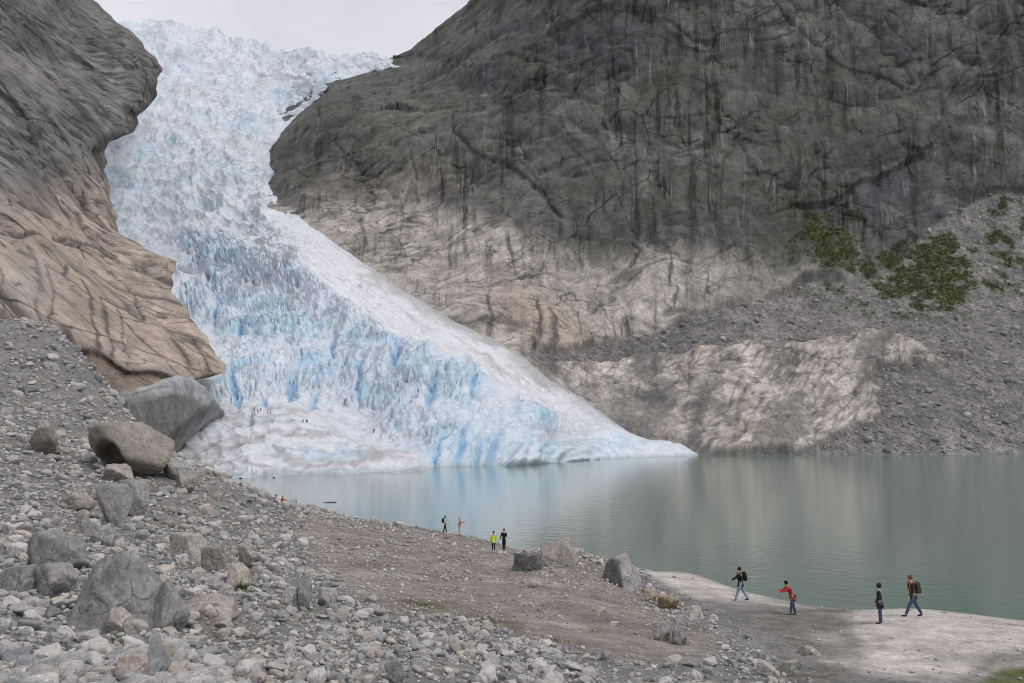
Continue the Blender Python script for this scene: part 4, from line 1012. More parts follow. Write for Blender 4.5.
ci = lerp_col(ci, [.28, .27, .265], m_snow * smooth(.78, .95, ridged(fl_ * 1.6 + iw, 3, 291)) * .5 * (1 - fall))
edge_d = smooth(26, 2, ei + 16 * fbm(I0 * .05, 4, 168)) * smooth(230, 300, Vi) * smooth(440, 420, Vi)
ci = lerp_col(ci, [.30, .285, .275], edge_d * .75)
ci = lerp_col(ci, [.33, .32, .31], smooth(.2, .5, fbm(np.stack([across * .03, along * .16, 0 * across], -1), 4, 169)) * smooth(60, 15, ei) * smooth(290, 330, Vi) * .6 * (1 - m_lip))
ci = lerp_col(ci, [.30, .40, .43], smooth(1.6, .2, I1[..., 2]) * .6)
o = link(bpy.data.objects.new('glacier', raw_mesh('glacier', I1, grid_faces(NR4, NC4), np.concatenate([np.clip(ci, .01, .95), np.clip((.35 + .65 * fall) * (1 - .75 * m_snow) * (1 - .7 * m_tong) * (1 - .7 * m_lip), 0, 1)[..., None]], -1))))
o.data.materials.append(M_ICE)
tag(o, 'pale blue crevassed glacier spilling down between rock walls into the lake', cat='glacier')
iceP = I1; iceU, iceV = project(I1)

# ================================================================== GREY BEDROCK KNOB left of the ice
NRk, NCk = 150, 190
ku = np.linspace(88, 262, NCk)
kt = np.interp(ku, [88, 103, 112, 125, 150, 165, 180, 190, 205, 215, 230, 245, 262], [440, 401, 396, 392, 385, 379, 376, 377, 387, 400, 420, 440, 450])
ks = np.linspace(0, 1, NRk)
Uk = np.broadcast_to(ku, (NRk, NCk)); Vk = kt[None] + (470 - kt[None]) * ks[:, None]
right = np.interp(Vk, [368, 380, 400, 410, 440, 470], [216, 224, 216, 202, 168, 140])
Dk = np.interp(Uk, [88, 110, 180, 240, 262], [160, 168, 216, 268, 300]) * (1 + .04 * (1 - ks[:, None]) ** 1.5) 
Dk = Dk * (1 + .30 * smooth(-6, 40, Uk - right)) * (1 + .02 * smooth(.04, 0, ks)[:, None])
K0 = at(Uk, Vk, Dk)
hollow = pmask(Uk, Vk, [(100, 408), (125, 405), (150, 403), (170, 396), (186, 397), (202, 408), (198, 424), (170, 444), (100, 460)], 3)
NK = blur(grid_normals(K0), 6); NK /= np.linalg.norm(NK, axis=-1, keepdims=True)
kd = -.8 * crag(Uk / 15 + fbm(K0 * .06, 3, 180), Vk / 7, 181, .42, 1., .3)[0] * (1 - hollow) + 1.6 * fbm(K0 * .04, 4, 171) + .8 * fbm(K0 * .2, 4, 172)  
K1 = K0 + NK * kd[..., None]
ck = np.broadcast_to(np.array([.235, .228, .215]), K0.shape) * (1 + .5 * fbm(K0 * .07, 4, 174) + .25 * fbm(K0 * .4, 3, 175))[..., None]
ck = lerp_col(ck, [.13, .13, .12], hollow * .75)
icy = pmask(Uk + 8 * fbm(K0 * .08, 4, 177), Vk + 5 * fbm(K0 * .08, 4, 178), [(128, 396), (150, 384), (185, 366), (300, 340), (300, 480), (180, 470), (186, 432), (206, 412), (202, 398), (182, 391), (165, 391)], 4)
ck = lerp_col(ck, [.52, .56, .61], icy * .35)
ck = lerp_col(ck, [.30, .29, .285], icy * smooth(.05, .3, fbm(K0 * np.array([.05, .05, .1]), 4, 179)) * .7)
ck = lerp_col(ck, [.66, .68, .72], 0 * icy)
ck = lerp_col(ck, [.18, .17, .16], smooth(.2, .4, fbm(K0 * np.array([.03, .03, .15]), 4, 176)) * .6)
o = link(bpy.data.objects.new('rock_outcrop', raw_mesh('rock_outcrop', K1, grid_faces(NRk, NCk), np.clip(ck, .01, .9))))
o.data.materials.append(M_OUT)
tag(o, 'rounded grey bedrock hump between the tan slab and the foot of the ice', cat='rock outcrop')

# ================================================================== LAKE
me = bpy.data.meshes.new('lake_water')
me.from_pydata([(-400, 20, 0), (900, 20, 0), (900, 620, 0), (-400, 620, 0)], [], [(0, 1, 2, 3)])
o = link(bpy.data.objects.new('water', me))
m = bpy.data.materials.new('glacial_water'); m.use_nodes = True
nt = m.node_tree; b = nt.nodes['Principled BSDF']
b.inputs['Base Color'].default_value = (.125, .185, .158, 1); b.inputs['Roughness'].default_value = .10; b.inputs['IOR'].default_value = 1.33
tc = nt.nodes.new('ShaderNodeTexCoord')
pv = None
for scl, dist, st in [((.9, .9, 1), .05, .5), ((.15, .2, 1), .05, .4)]:
    mp = nt.nodes.new('ShaderNodeMapping'); mp.inputs['Scale'].default_value = scl
    nz = nt.nodes.new('ShaderNodeTexNoise'); nz.inputs['Scale'].default_value = 1; nz.inputs['Detail'].default_value = 3
    bp = nt.nodes.new('ShaderNodeBump'); bp.inputs['Distance'].default_value = dist; bp.inputs['Strength'].default_value = st
    nt.links.new(tc.outputs['Object'], mp.inputs[0]); nt.links.new(mp.outputs[0], nz.inputs['Vector']); nt.links.new(nz.outputs[0], bp.inputs['Height'])
    if pv: nt.links.new(pv.outputs[0], bp.inputs['Normal'])
    pv = bp
nt.links.new(pv.outputs[0], b.inputs['Normal'])
me.materials.append(m)
tag(o, 'milky green still meltwater lake', kind='structure')
# ================================================================== STONES AND BOULDERS
def ico(sub):
    bm = bmesh.new(); bmesh.ops.create_icosphere(bm, subdivisions=sub, radius=1)
    V = np.array([v.co[:] for v in bm.verts]); Fc = np.array([[v.index for v in f.verts] for f in bm.faces], np.int32); bm.free()
    return V, Fc
ICO = {k: ico(k) for k in (2, 3, 4, 5)}      # 42, 162, 642, 2562 vertices
def rock_shape(dirs, rng, n=12, soft=14.0, spread=.38, planes=None, rough=.05, seed=0):
    """convex broken rock: unit directions pushed out to a random set of faces, then roughened"""
    if planes is None:
        nn = rng.normal(size=(n, 3)); nn /= np.linalg.norm(nn, axis=1, keepdims=True); hh = 1 - spread * rng.random(n)
        nn = np.vstack([nn, [[0, 0, 1], [0, 0, -1]]]); hh = np.append(hh, [.85, .8])
    else:
        nn = np.array([p[:3] for p in planes], float); nn /= np.linalg.norm(nn, axis=1, keepdims=True); hh = np.array([p[3] for p in planes])
    dt = np.maximum(dirs @ nn.T, .03)
    inv = dt / hh                                     # 1 / distance to each face
    r = 1.0 / (np.log(np.exp(soft * (inv - inv.max(1, keepdims=True))).sum(1)) / soft + inv.max(1))
    r = np.minimum(r, 1.6)
    P = dirs * r[:, None]
    P = P + dirs * (rough * fbm(P * 1.6 + seed * 7.7, 4, 400 + seed) + rough * .5 * fbm(P * 5 + seed, 3, 420 + seed))[:, None]
    w_ = worley(P * 1.7 + seed * 3.1, 430 + seed, 1.2); w2_ = worley(P * 4.1 + seed, 460 + seed, 1.2)
    P = P + dirs * (rough * 1.6 * (w_[2] - .5) * smooth(0, .25, w_[1] - w_[0]) + rough * .6 * (w2_[2] - .5) * smooth(0, .25, w2_[1] - w2_[0]))[:, None]
    lo, hi_ = P.min(0), P.max(0)
    return (P - (lo + hi_) / 2) / ((hi_ - lo) / 2)
PROT = {k: [rock_shape(ICO[k][0], np.random.default_rng(900 + j), 7 + j, 26 + 2 * j, .5, rough=.06, seed=j) for j in range(12)] for k in (2, 3, 4)}
def rotz(a): c_, s_ = np.cos(a), np.sin(a); return np.array([[c_, -s_, 0], [s_, c_, 0], [0, 0, 1]])
STONE_COL = {'pale grey': (.42, .405, .39), 'mid grey': (.325, .316, .306), 'bluish grey': (.25, .256, .265), 'buff': (.39, .355, .315), 'pinkish': (.37, .33, .31)}
SC_NAMES = list(STONE_COL)

# ---- the big named boulders
M_BOULDER = stone_mat('boulder_rock', 1.0)
BOXES = []
def boulder(label, u, vb, w, h, seed, color, n=14, soft=16, planes=None, dep=.85, rough=.06, yaw=0, sink=.16, paint=None, carve=None, name='boulder', sub=5, group='large boulders on the moraine'):
    g = ground_hit(u, vb); d = g[1]
    W_, H_ = w * d / F / 2, h * d / F / 2 / (1 - sink)
    rng = np.random.default_rng(seed)
    V0, Fc = ICO[sub]
    P = rock_shape(V0, rng, n, soft * 2.2, .40, planes, rough, seed % 37)
    P = P @ rotz(math.radians(yaw)).T
    P = P / np.abs(P).max(0) * np.array([W_, W_ * dep, H_])
    colr = np.array(color) * (1 + .25 * fbm(P * 1.5 / max(W_, .2), 3, seed))[:, None]
    if carve: P, colr = carve(P, colr, W_, H_)
    if paint: colr = paint(P, colr, W_, H_)
    o = link(bpy.data.objects.new(name, raw_mesh(name, P, Fc, np.clip(colr, .01, .9))))
    o.location = (g[0], g[1] + W_ * dep * .55, g[2] + H_ * (1 - 2 * sink)); o.data.materials.append(M_BOULDER)
    tag(o, label, 'boulder', group)
    BOXES.append((g[0], g[1] + W_ * dep * .55, W_, W_ * dep))
    return o
def lichen(c2, thr=.1, sc=2.0, a=.7, sd=5):
    return lambda P, col, W_, H_: lerp_col(col, c2, smooth(thr, thr + .2, fbm(P / W_ * sc, 4, sd)) * a)
def cave(P, col, W_, H_):
    x, z = P[:, 0] / W_, P[:, 2] / H_
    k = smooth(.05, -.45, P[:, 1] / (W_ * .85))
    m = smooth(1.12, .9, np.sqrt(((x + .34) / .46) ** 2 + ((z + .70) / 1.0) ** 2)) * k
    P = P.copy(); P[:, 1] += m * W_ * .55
    col = lerp_col(col, [.115, .10, .08], m * .8)  # brown face of the hollow, with part of its shade painted into the colour
    col = lerp_col(col, [.22, .20, .16], smooth(.35, .75, x) * smooth(.4, -.3, z) * .5)
    return P, lerp_col(col, [.34, .31, .28], smooth(.2, .8, z) * smooth(-.2, .4, fbm(P * .7, 3, 9) + .1) * .6)  # top painted paler, standing in for the light on it
GR, GB, GP_, GW, GD = (.25, .24, .225), (.22, .224, .23), (.32, .292, .276), (.35, .335, .32), (.14, .138, .135)
boulder('largest boulder on the slope, rounded and brown grey, with an arched hollow at its left', 122, 477, 82, 55, 31, (.255, .232, .20), n=22, soft=6, dep=.9, rough=.035, carve=cave, sub=5, sink=.06)
boulder('big grey pyramid-shaped boulder with a small pale stone leaning on its front', 107, 628, 108, 72, 12, (.215, .215, .21), planes=[(-.6, -.45, .55, .62), (.75, -.4, .5, .62), (.1, -.85, .42, .6), (0, .8, .5, .7), (-.9, .2, .2, .95), (.9, .2, .15, .95), (0, 0, -1, .55), (-.15, -.3, 1, .9)], soft=24, dep=.7, rough=.07, sub=5, paint=lichen([.30, .29, .275], .0, 2.5, .7))
boulder('grey slab resting against the right side of the pyramid-shaped boulder', 168, 633, 40, 48, 14, (.25, .245, .235), n=9, soft=22, dep=.6, yaw=20)
boulder('small pale rounded boulder in front of the pyramid-shaped boulder', 119, 634, 29, 25, 15, (.36, .33, .31), n=24, soft=8, rough=.03)
boulder('bluish grey humped boulder above the two blocks at the left edge', 51, 570, 56, 38, 16, GB, n=16, soft=12, paint=lichen([.29, .285, .28], .05, 3, .6))
boulder('grey block with a notched face between two boulders left of the pyramid', 51, 597, 44, 32, 17, (.27, .262, .25), n=11, soft=18)
boulder('dull grey block cut off by the left edge of the picture', 14, 595, 36, 28, 18, (.215, .212, .205), n=12, soft=16)
boulder('tilted grey boulder leaning to the right below the largest boulder', 129, 516, 36, 37, 19, (.27, .265, .25), n=10, soft=18, yaw=35)
boulder('upright grey boulder touching the tilted one below the largest boulder', 108, 523, 36, 40, 20, (.285, .28, .268), n=11, soft=16, yaw=-20)
boulder('flat pinkish boulder lying left of the upright grey one', 71, 509, 40, 20, 21, GP_, n=16, soft=10)
boulder('pale block wedged under the front of the largest boulder', 115, 482, 33, 18, 22, (.33, .305, .285), n=11, soft=16)
boulder('weathered brown grey boulder on the scree left of the largest boulder', 41, 453, 34, 26, 23, (.24, .215, .185), n=12, soft=14)
boulder('light grey boulder just behind the right flank of the largest boulder', 175, 480, 36, 20, 24, (.30, .295, .285), n=13, soft=14)
boulder('long grey boulder right below the light one at the right of the largest boulder', 180, 492, 30, 22, 25, (.265, .255, .24), n=13, soft=13, yaw=-25)
boulder('broken pale grey slab lying flat in the rubble', 186, 561, 44, 27, 26, (.315, .305, .285), n=10, soft=22, dep=.9, sink=.36)
boulder('darker upright piece split from the broken pale slab', 214, 572, 26, 25, 27, (.25, .24, .225), n=9, soft=20)
boulder('round cream boulder with green moss at its foot', 237, 590, 21, 26, 28, (.38, .345, .30), n=22, soft=9, rough=.03, paint=lambda P, c_, W_, H_: lerp_col(c_, [.05, .08, .02], smooth(-.15, -.5, P[:, 2] / H_) * smooth(0, .5, P[:, 0] / W_ + .3)))
boulder('grey boulder with one dark side above the cream one', 249, 568, 27, 22, 29, (.30, .285, .265), n=11, soft=16, paint=lambda P, c_, W_, H_: lerp_col(c_, [.09, .088, .085], smooth(.35, .6, P[:, 0] / W_)))
boulder('low pink triangular boulder with a rosy front face', 207, 618, 50, 22, 30, (.34, .30, .285), planes=[(-.35, -.5, .8, .55), (.45, -.5, .7, .6), (0, .8, .5, .7), (-1, 0, .1, 1), (1, 0, .1, 1), (0, -1, .1, .8), (0, 0, -1, .5)], soft=22)
boulder('leaning bluish grey slab near the bottom edge', 149, 684, 42, 46, 32, (.24, .24, .245), planes=[(-.8, -.4, .35, .4), (.75, -.3, .5, .5), (0, -1, .3, .7), (0, 1, .3, .7), (-.2, 0, 1, 1), (0, 0, -1, .7)], soft=20, yaw=-12)
boulder('pinkish boulder stained yellow beside the leaning slab', 130, 683, 32, 26, 33, (.35, .30, .27), n=14, soft=12, paint=lichen([.38, .30, .18], .1, 2, .5))
boulder('narrow upright grey slab standing beside a pale block', 304, 610, 15, 34, 34, (.235, .24, .245), n=9, soft=20, yaw=10)
boulder('pale block on the left of the narrow upright slab', 289, 606, 21, 18, 35, (.39, .375, .355), n=10, soft=16)
boulder('light block on the right of the narrow upright slab', 326, 606, 20, 17, 36, (.36, .345, .33), n=10, soft=15)
boulder('bright angular boulder with a shaded left face at the water edge', 624, 588, 43, 33, 37, (.32, .312, .305), planes=[(-.85, -.45, .12, .55), (.35, -.8, .42, .55), (.85, 0, .55, .62), (0, .8, .4, .8), (-.35, -.1, .85, .85), (.9, -.2, -.1, .9), (0, 0, -1, .6)], soft=26, sub=5, paint=lambda P, c_, W_, H_: lerp_col(c_, [.15, .145, .135], smooth(-.05, -.3, P[:, 0] / W_ + .25 * P[:, 2] / H_)))  # shade of the left face is painted into its colour
boulder('dark wedge of rock at the left end of the shore mound', 527, 571, 34, 17, 38, (.135, .135, .13), n=10, soft=20, sink=.32)
boulder('long slanting rock slab forming the crest of the shore mound', 561, 563, 42, 24, 39, (.30, .275, .245), planes=[(-.32, -.3, .9, .5), (.9, -.2, .4, .75), (-.9, 0, .1, 1), (0, -1, .25, .7), (0, 1, .3, .7), (0, 0, -1, .6)], soft=22, sink=.2, paint=lichen([.20, .17, .13], .05, 3, .7))
boulder('orange stained rock on the bank below the bright angular boulder', 669, 609, 22, 13, 40, (.31, .245, .165), n=11, soft=16, paint=lichen([.22, .18, .13], .1, 2.5, .8))
boulder('buff rock on the bank just left of the orange one', 651, 602, 14, 12, 41, (.34, .285, .235), n=11, soft=14)
boulder('round grey boulder, left one of a touching pair on the bank', 662, 641, 19, 18, 42, (.27, .262, .25), n=18, soft=9)
boulder('round grey boulder, right one of a touching pair on the bank', 680, 645, 15, 18, 43, (.24, .232, .222), n=18, soft=9)
boulder('pale block on the bank just above the wet channel', 695, 619, 19, 12, 44, (.38, .36, .34), n=11, soft=15)
boulder('flat cream stone lying alone on the brown soil', 534, 588, 14, 6.5, 45, (.42, .39, .355), n=12, soft=14)
boulder('whitish flat stone on bare soil left of the orange rock', 614, 627, 11, 5, 46, (.45, .425, .395), n=12, soft=14)
boulder('thin tilted flagstone on bare soil below the bright boulder', 600, 612, 15, 5, 47, (.37, .345, .32), n=10, soft=16)
boulder('dark grey stone standing on end near the bottom middle', 394, 682, 20, 18, 48, (.17, .17, .17), n=10, soft=18)
boulder('grey rounded stone alone on gravel left of the pyramid boulder', 53, 648, 25, 15, 49, (.29, .285, .28), n=18, soft=10)
boulder('cluster block at the low end of the rubble beside the wet channel', 768, 678, 24, 16, 50, (.36, .345, .32), n=11, soft=15)
boulder('mossy stone at the tip of the rubble beside the wet channel', 790, 676, 22, 14, 51, (.32, .31, .28), n=11, soft=15, paint=lichen([.12, .15, .05], .12, 2, .7))
boulder('low grey stone alone on the dark wet channel', 811, 655, 20, 9, 52, (.30, .285, .265), n=13, soft=13)
boulder('small round orange stone on top of the slab by the pyramid', 153, 594, 10, 9, 53, (.40, .29, .17), n=22, soft=9)
boulder('squat grey block under the two leaning boulders', 101, 545, 25, 17, 54, (.265, .26, .25), n=12, soft=14)
boulder('dark sided grey block left of the squat one', 81, 536, 24, 21, 55, (.245, .24, .23), n=10, soft=17)
# a flat rock awash off the shore
_g = at(330, 502, float(shore_y(502.5))); V0, Fc = ICO[4]
P = rock_shape(V0, np.random.default_rng(77), 11, 14, seed=8) * np.array([.9, .5, .10])
o = link(bpy.data.objects.new('boulder', raw_mesh('boulder', P, Fc, np.broadcast_to(np.array([.15, .15, .14]), P.shape))))
o.location = (_g[0], _g[1], .02); o.data.materials.append(M_BOULDER)
tag(o, 'flat dark rock awash in the lake off the stony point', 'boulder', 'large boulders on the moraine')

# ---- loose stones: sown over the ground, more of them where the photograph shows rubble
n_try = 300000
Yq = np.where(RNG.random(n_try) < .6, 1 / (1 / 15 + RNG.random(n_try) * (1 / 190 - 1 / 15)), np.exp(math.log(15) + RNG.random(n_try) * math.log(190 / 15)))
aq = RNG.uniform(-.80, .70, n_try)
Xq = aq * (Yq + 6)
Zq = ground_z(Xq, Yq)
Pq = np.stack([Xq, Yq, Zq], -1)
uq, vq = project(Pq)
nq = fbm(Pq * .12, 3, 501); nq2 = fbm(Pq * .5, 3, 502)
dens = np.full(n_try, 1.0)
ms = pmask(uq + 20 * nq, vq + 12 * nq, SOIL, 12)
dens = mix(dens, .30 + .6 * smooth(.05, .3, nq2), ms)
RIDGE = [(508, 560), (540, 545), (580, 548), (640, 575), (650, 598), (700, 612), (750, 645), (800, 672), (770, 685), (720, 655), (665, 640), (635, 608), (580, 580), (540, 580)]
dens = np.maximum(dens, 1.0 * pmask(uq, vq, RIDGE, 8))
mb = pmask(uq, vq, [(640, 570), (700, 560), (760, 590), (800, 600), (850, 606), (905, 600), (1200, 615), (1200, 720), (835, 720), (780, 668), (745, 635), (705, 608), (670, 594)], 5) * (1 - pmask(uq, vq, RIDGE, 6)); dens = dens * (1 - mb) + mb * .02
mw = pmask(uq, vq, [(735, 602), (790, 598), (850, 605), (850, 625), (870, 650), (840, 690), (790, 690), (815, 660), (770, 630)], 8); dens = np.where(mw > .5, np.maximum(dens * .3, .05), dens)
dens = dens * np.where(vq > 600, mix(.25, 1, smooth(-.16, .06, nq)), 1)
keep = (RNG.random(n_try) < dens) & (Zq > .05)
for bx, by, rw, rd in BOXES:
    keep &= ~(((Xq - bx) / (rw * .62)) ** 2 + ((Yq - by) / (rd * .62)) ** 2 < 1)
for _lab, _u, _v, _px, _y, _J, _m, _pk, _gr, _ice, _ex in PEOPLE:
    if not _ice:
        _g = ground_hit(_u, _v); _far = _g[1] > 95
        keep &= ~((np.abs(Xq - _g[0] * Yq / _g[1]) < (2.2 if _far else .6)) & (Yq > _g[1] - (14 if _far else 1.5)) & (Yq < _g[1] + .8))
keep &= (Yq < 150) | (uq < 180)
idx = RNG.permutation(np.where(keep)[0])[:56000]
Pq, uq, vq, ms, mb = Pq[idx], uq[idx], vq[idx], ms[idx], mb[idx]; mr = pmask(uq, vq, RIDGE, 8)
n_s = len(idx); dist = Pq[:, 1]
pxm = dist / F                                        # metres per pixel at the stone
smin = np.maximum(.11, 2.4 * pxm) * np.where(ms > .5, .8, 1) * mix(1, .72, smooth(180, 300, uq) * smooth(560, 600, vq))
size = smin * np.minimum((1 - RNG.random(n_s)) ** (-1 / 2.3), np.where((ms > .5) | (mb > .5), 2.6, np.where(mr > .5, 4, 6.0)))
size = np.minimum(size, 1.5)
asp = np.stack([np.ones(n_s), RNG.uniform(.65, 1, n_s), RNG.uniform(.42, .85, n_s)], -1)
yaw = RNG.uniform(0, 6.283, n_s); tilt = RNG.normal(0, .25, n_s); ptype = RNG.integers(0, 12, n_s)
ctype = RNG.choice(5, n_s, p=[.40, .34, .12, .09, .05])
inview = (uq > 4) & (uq < 1020) & (vq > 300) & (vq < 676)
score = np.where(inview, size / pxm, 0)
big = np.zeros(n_s, bool); big[np.argsort(-score)[:255]] = True
# everything smaller goes into one spread of rubble
Vs_, Fs_, Cs_, off = [], [], [], 0
for i in np.where(~big)[0]:
    k = 3 if size[i] / pxm[i] > 7.5 else 2
    P = PROT[k][ptype[i]] * asp[i] * size[i] / 2
    ct, st_ = math.cos(tilt[i]), math.sin(tilt[i])
    P = P @ np.array([[ct, 0, -st_], [0, 1, 0], [st_, 0, ct]]) @ rotz(yaw[i]).T
    Vs_.append(P + Pq[i] + [0, 0, size[i] * asp[i, 2] * .22]); Fs_.append(ICO[k][1] + off); off += len(P)
    Cs_.append(np.broadcast_to(np.array(STONE_COL[SC_NAMES[ctype[i]]]) * (.72 + .5 * ((i * 7919) % 101) / 101), P.shape))
o = link(bpy.data.objects.new('rubble', raw_mesh('rubble', np.vstack(Vs_), np.vstack(Fs_), np.vstack(Cs_)))); o.data.materials.append(M_STONES)
tag(o, 'countless small grey stones and gravel strewn over the moraine', kind='stuff')
# the larger ones are stones of their own
PM = []
for j in range(12):
    me = raw_mesh('stone', PROT[4][j], ICO[4][1]); PM.append(me)
M_ST = [mat('stone_' + n_.replace(' ', '_'), color=c_, rough=.92, spec=.15, noise=[(2.0, .22, one), (6, .2, one)], bump=[(4, .05)], hue_random=.22) for n_, c_ in STONE_COL.items()]
VAR = {}
def variant(j, cidx):
    if (j, cidx) not in VAR:
        m_ = PM[j].copy(); m_.materials.clear(); m_.materials.append(M_ST[cidx]); VAR[(j, cidx)] = m_
    return VAR[(j, cidx)]
def zone(u, v):
    if v < 440: return 'high on the scree slope at far left'
    if u < 260 and v < 520: return 'in the rubble around the largest boulder'
    if u < 200 and v < 600: return 'among the boulders left of the broken slab'
    if u < 150: return 'in the rubble below the pyramid-shaped boulder'
    if u < 300 and v < 560: return 'on the stony rise above the seated people'
    if u < 300: return 'in the rubble near the pink triangular boulder'
    if u > 640: return 'on the bank beside the wet channel'
    if v < 600: return 'on the brown soil near the shore mound'
    return 'in the pale gravel along the bottom middle'
for i in np.where(big)[0]:
    ob = link(bpy.data.objects.new('stone', variant(int(ptype[i]), int(ctype[i]))))
    ob.scale = asp[i] * size[i] / 2; ob.rotation_euler = (tilt[i] * .6, tilt[i], yaw[i])
    ob.location = Pq[i] + np.array([0, 0, size[i] * asp[i, 2] * .20])
    shp = 'flat' if asp[i, 2] < .56 else ('long' if asp[i, 1] < .76 else ('rounded' if ptype[i] > 6 else 'blocky'))
    tag(ob, f'{shp} {SC_NAMES[ctype[i]]} stone {zone(uq[i], vq[i])}', 'stone', 'larger loose stones of the moraine')

# blocks lying on the far scree
tw = (m_tal * (1 - np.clip(m_veg * 1.3, 0, 1))).ravel(); okt = np.where((tw > .8) & (P1[..., 2].ravel() > .3) & (U.ravel() > 520))[0]
pk_ = RNG.choice(okt, 7000, replace=False); Vs_, Fs_, Cs_, off = [], [], [], 0
for i, q in enumerate(pk_):
    sz = .36 * (1 - RNG.random()) ** (-1 / 2.5); sz = min(sz, 2.6)
    P = (PROT[2][i % 12] * [1, RNG.uniform(.6, 1), RNG.uniform(.5, .9)] * sz) @ rotz(RNG.uniform(0, 6.28)).T
    Vs_.append(P + P1.reshape(-1, 3)[q] + [0, 0, sz * .2]); Fs_.append(ICO[2][1] + off); off += 42
    Cs_.append(np.broadcast_to(np.array([.235, .226, .218]) * RNG.uniform(.6, 1.7), P.shape))
o = link(bpy.data.objects.new('scree', raw_mesh('scree', np.vstack(Vs_), np.vstack(Fs_), np.vstack(Cs_)))); o.data.materials.append(M_STONES)
tag(o, 'grey scree blocks scattered over the far bank above the water', kind='stuff')

# ---- green things: scrub on the far slope, tufts among the near stones
def leaf_mesh(name, centres, radius, per, size_, cols, flat=.7, sd=3):
    rng = np.random.default_rng(sd); n_ = len(centres) * per
    c_ = np.repeat(centres, per, 0); r_ = np.repeat(radius, per)[:, None]; d_ = rng.normal(size=(n_, 3)); d_ /= np.linalg.norm(d_, axis=1, keepdims=True)
    p_ = c_ + d_ * r_ * (rng.random((n_, 1)) ** .4) * np.array([1, 1, flat])
    a_ = rng.normal(size=(n_, 3)); a_ /= np.linalg.norm(a_, axis=1, keepdims=True); b_ = np.cross(a_, rng.normal(size=(n_, 3))); b_ /= np.linalg.norm(b_, axis=1, keepdims=True)
    s_ = np.repeat(size_, per)[:, None] * rng.uniform(.6, 1.3, (n_, 1))
    V_ = np.stack([p_ - a_ * s_, p_ + b_ * s_ * .6, p_ + a_ * s_, p_ - b_ * s_ * .6], 1).reshape(-1, 3)
    cc = np.repeat(np.repeat(cols, per, 0) * rng.uniform(.6, 1.5, (n_, 1)), 4, 0)
    return raw_mesh(name, V_, np.arange(n_ * 4, dtype=np.int32).reshape(-1, 4), cc, False)
M_LEAF = mat('leaves', attr=True, rough=.7, spec=.2)
vw = wallVeg.ravel(); ok = np.where((vw > .25) & (RNG.random(len(vw)) < .5))[0]
pick = RNG.choice(ok, min(4200, len(ok)), replace=False, p=vw[ok] / vw[ok].sum())
cen = wallP.reshape(-1, 3)[pick]; rad = RNG.uniform(.4, 1.5, len(pick)); cen = cen + wallN.reshape(-1, 3)[pick] * rad[:, None] * .3
lc_ = np.where(RNG.random((len(pick), 1)) < .3, [[.14, .155, .05]], [[.08, .10, .035]]) * RNG.uniform(.6, 1.4, (len(pick), 1))
o = link(bpy.data.objects.new('scrub', leaf_mesh('scrub', cen, rad, 22, .12 + rad * .2, lc_ * .8))); o.data.materials.append(M_LEAF)
tag(o, 'low green scrub covering the scree ledges at the foot of the dark wall', kind='stuff')
tv, tf, tc_l, off = [], [], [], 0
for (u, v, k) in [(96, 556, 4), (101, 566, 3), (243, 592, 4), (265, 580, 3), (262, 576, 2), (150, 664, 4), (160, 578, 2), (168, 568, 2), (12, 562, 3), (340, 612, 2), (312, 612, 2), (205, 578, 2), (430, 606, 6), (470, 618, 7), (495, 622, 5), (555, 640, 4), (118, 640, 3), (800, 668, 3), (5, 676, 3), (410, 602, 4), (560, 643, 3)]:
    g = ground_hit(u, v)
    for q in range(k * 7):
        b0 = np.array([g[0] + RNG.normal(0, .14 * k / 3), g[1] + RNG.normal(0, .22), 0]); b0[2] = ground_z(b0[0], b0[1])
        hgt = RNG.uniform(.05, .14); le = RNG.normal(0, .05, 2); wd = RNG.uniform(.008, .016); an = RNG.uniform(0, 3.14)
        dx = np.array([math.cos(an) * wd, math.sin(an) * wd, 0]); tip = b0 + [le[0], le[1], hgt]; md_ = (b0 + tip) / 2 + [0, 0, .015]
        tv += [b0 - dx, b0 + dx, md_ + dx * .7, md_ - dx * .7, tip + dx * .1, tip - dx * .1]; tf += [[off, off + 1, off + 2, off + 3], [off + 3, off + 2, off + 4, off + 5]]; off += 6
        tc_l += [np.array([.09, .11, .03]) * RNG.uniform(.6, 1.4)] * 6
o = link(bpy.data.objects.new('grass', raw_mesh('grass', np.array(tv), np.array(tf), np.array(tc_l), False))); o.data.materials.append(M_LEAF)
tag(o, 'thin green tufts of grass between the near stones', kind='stuff')

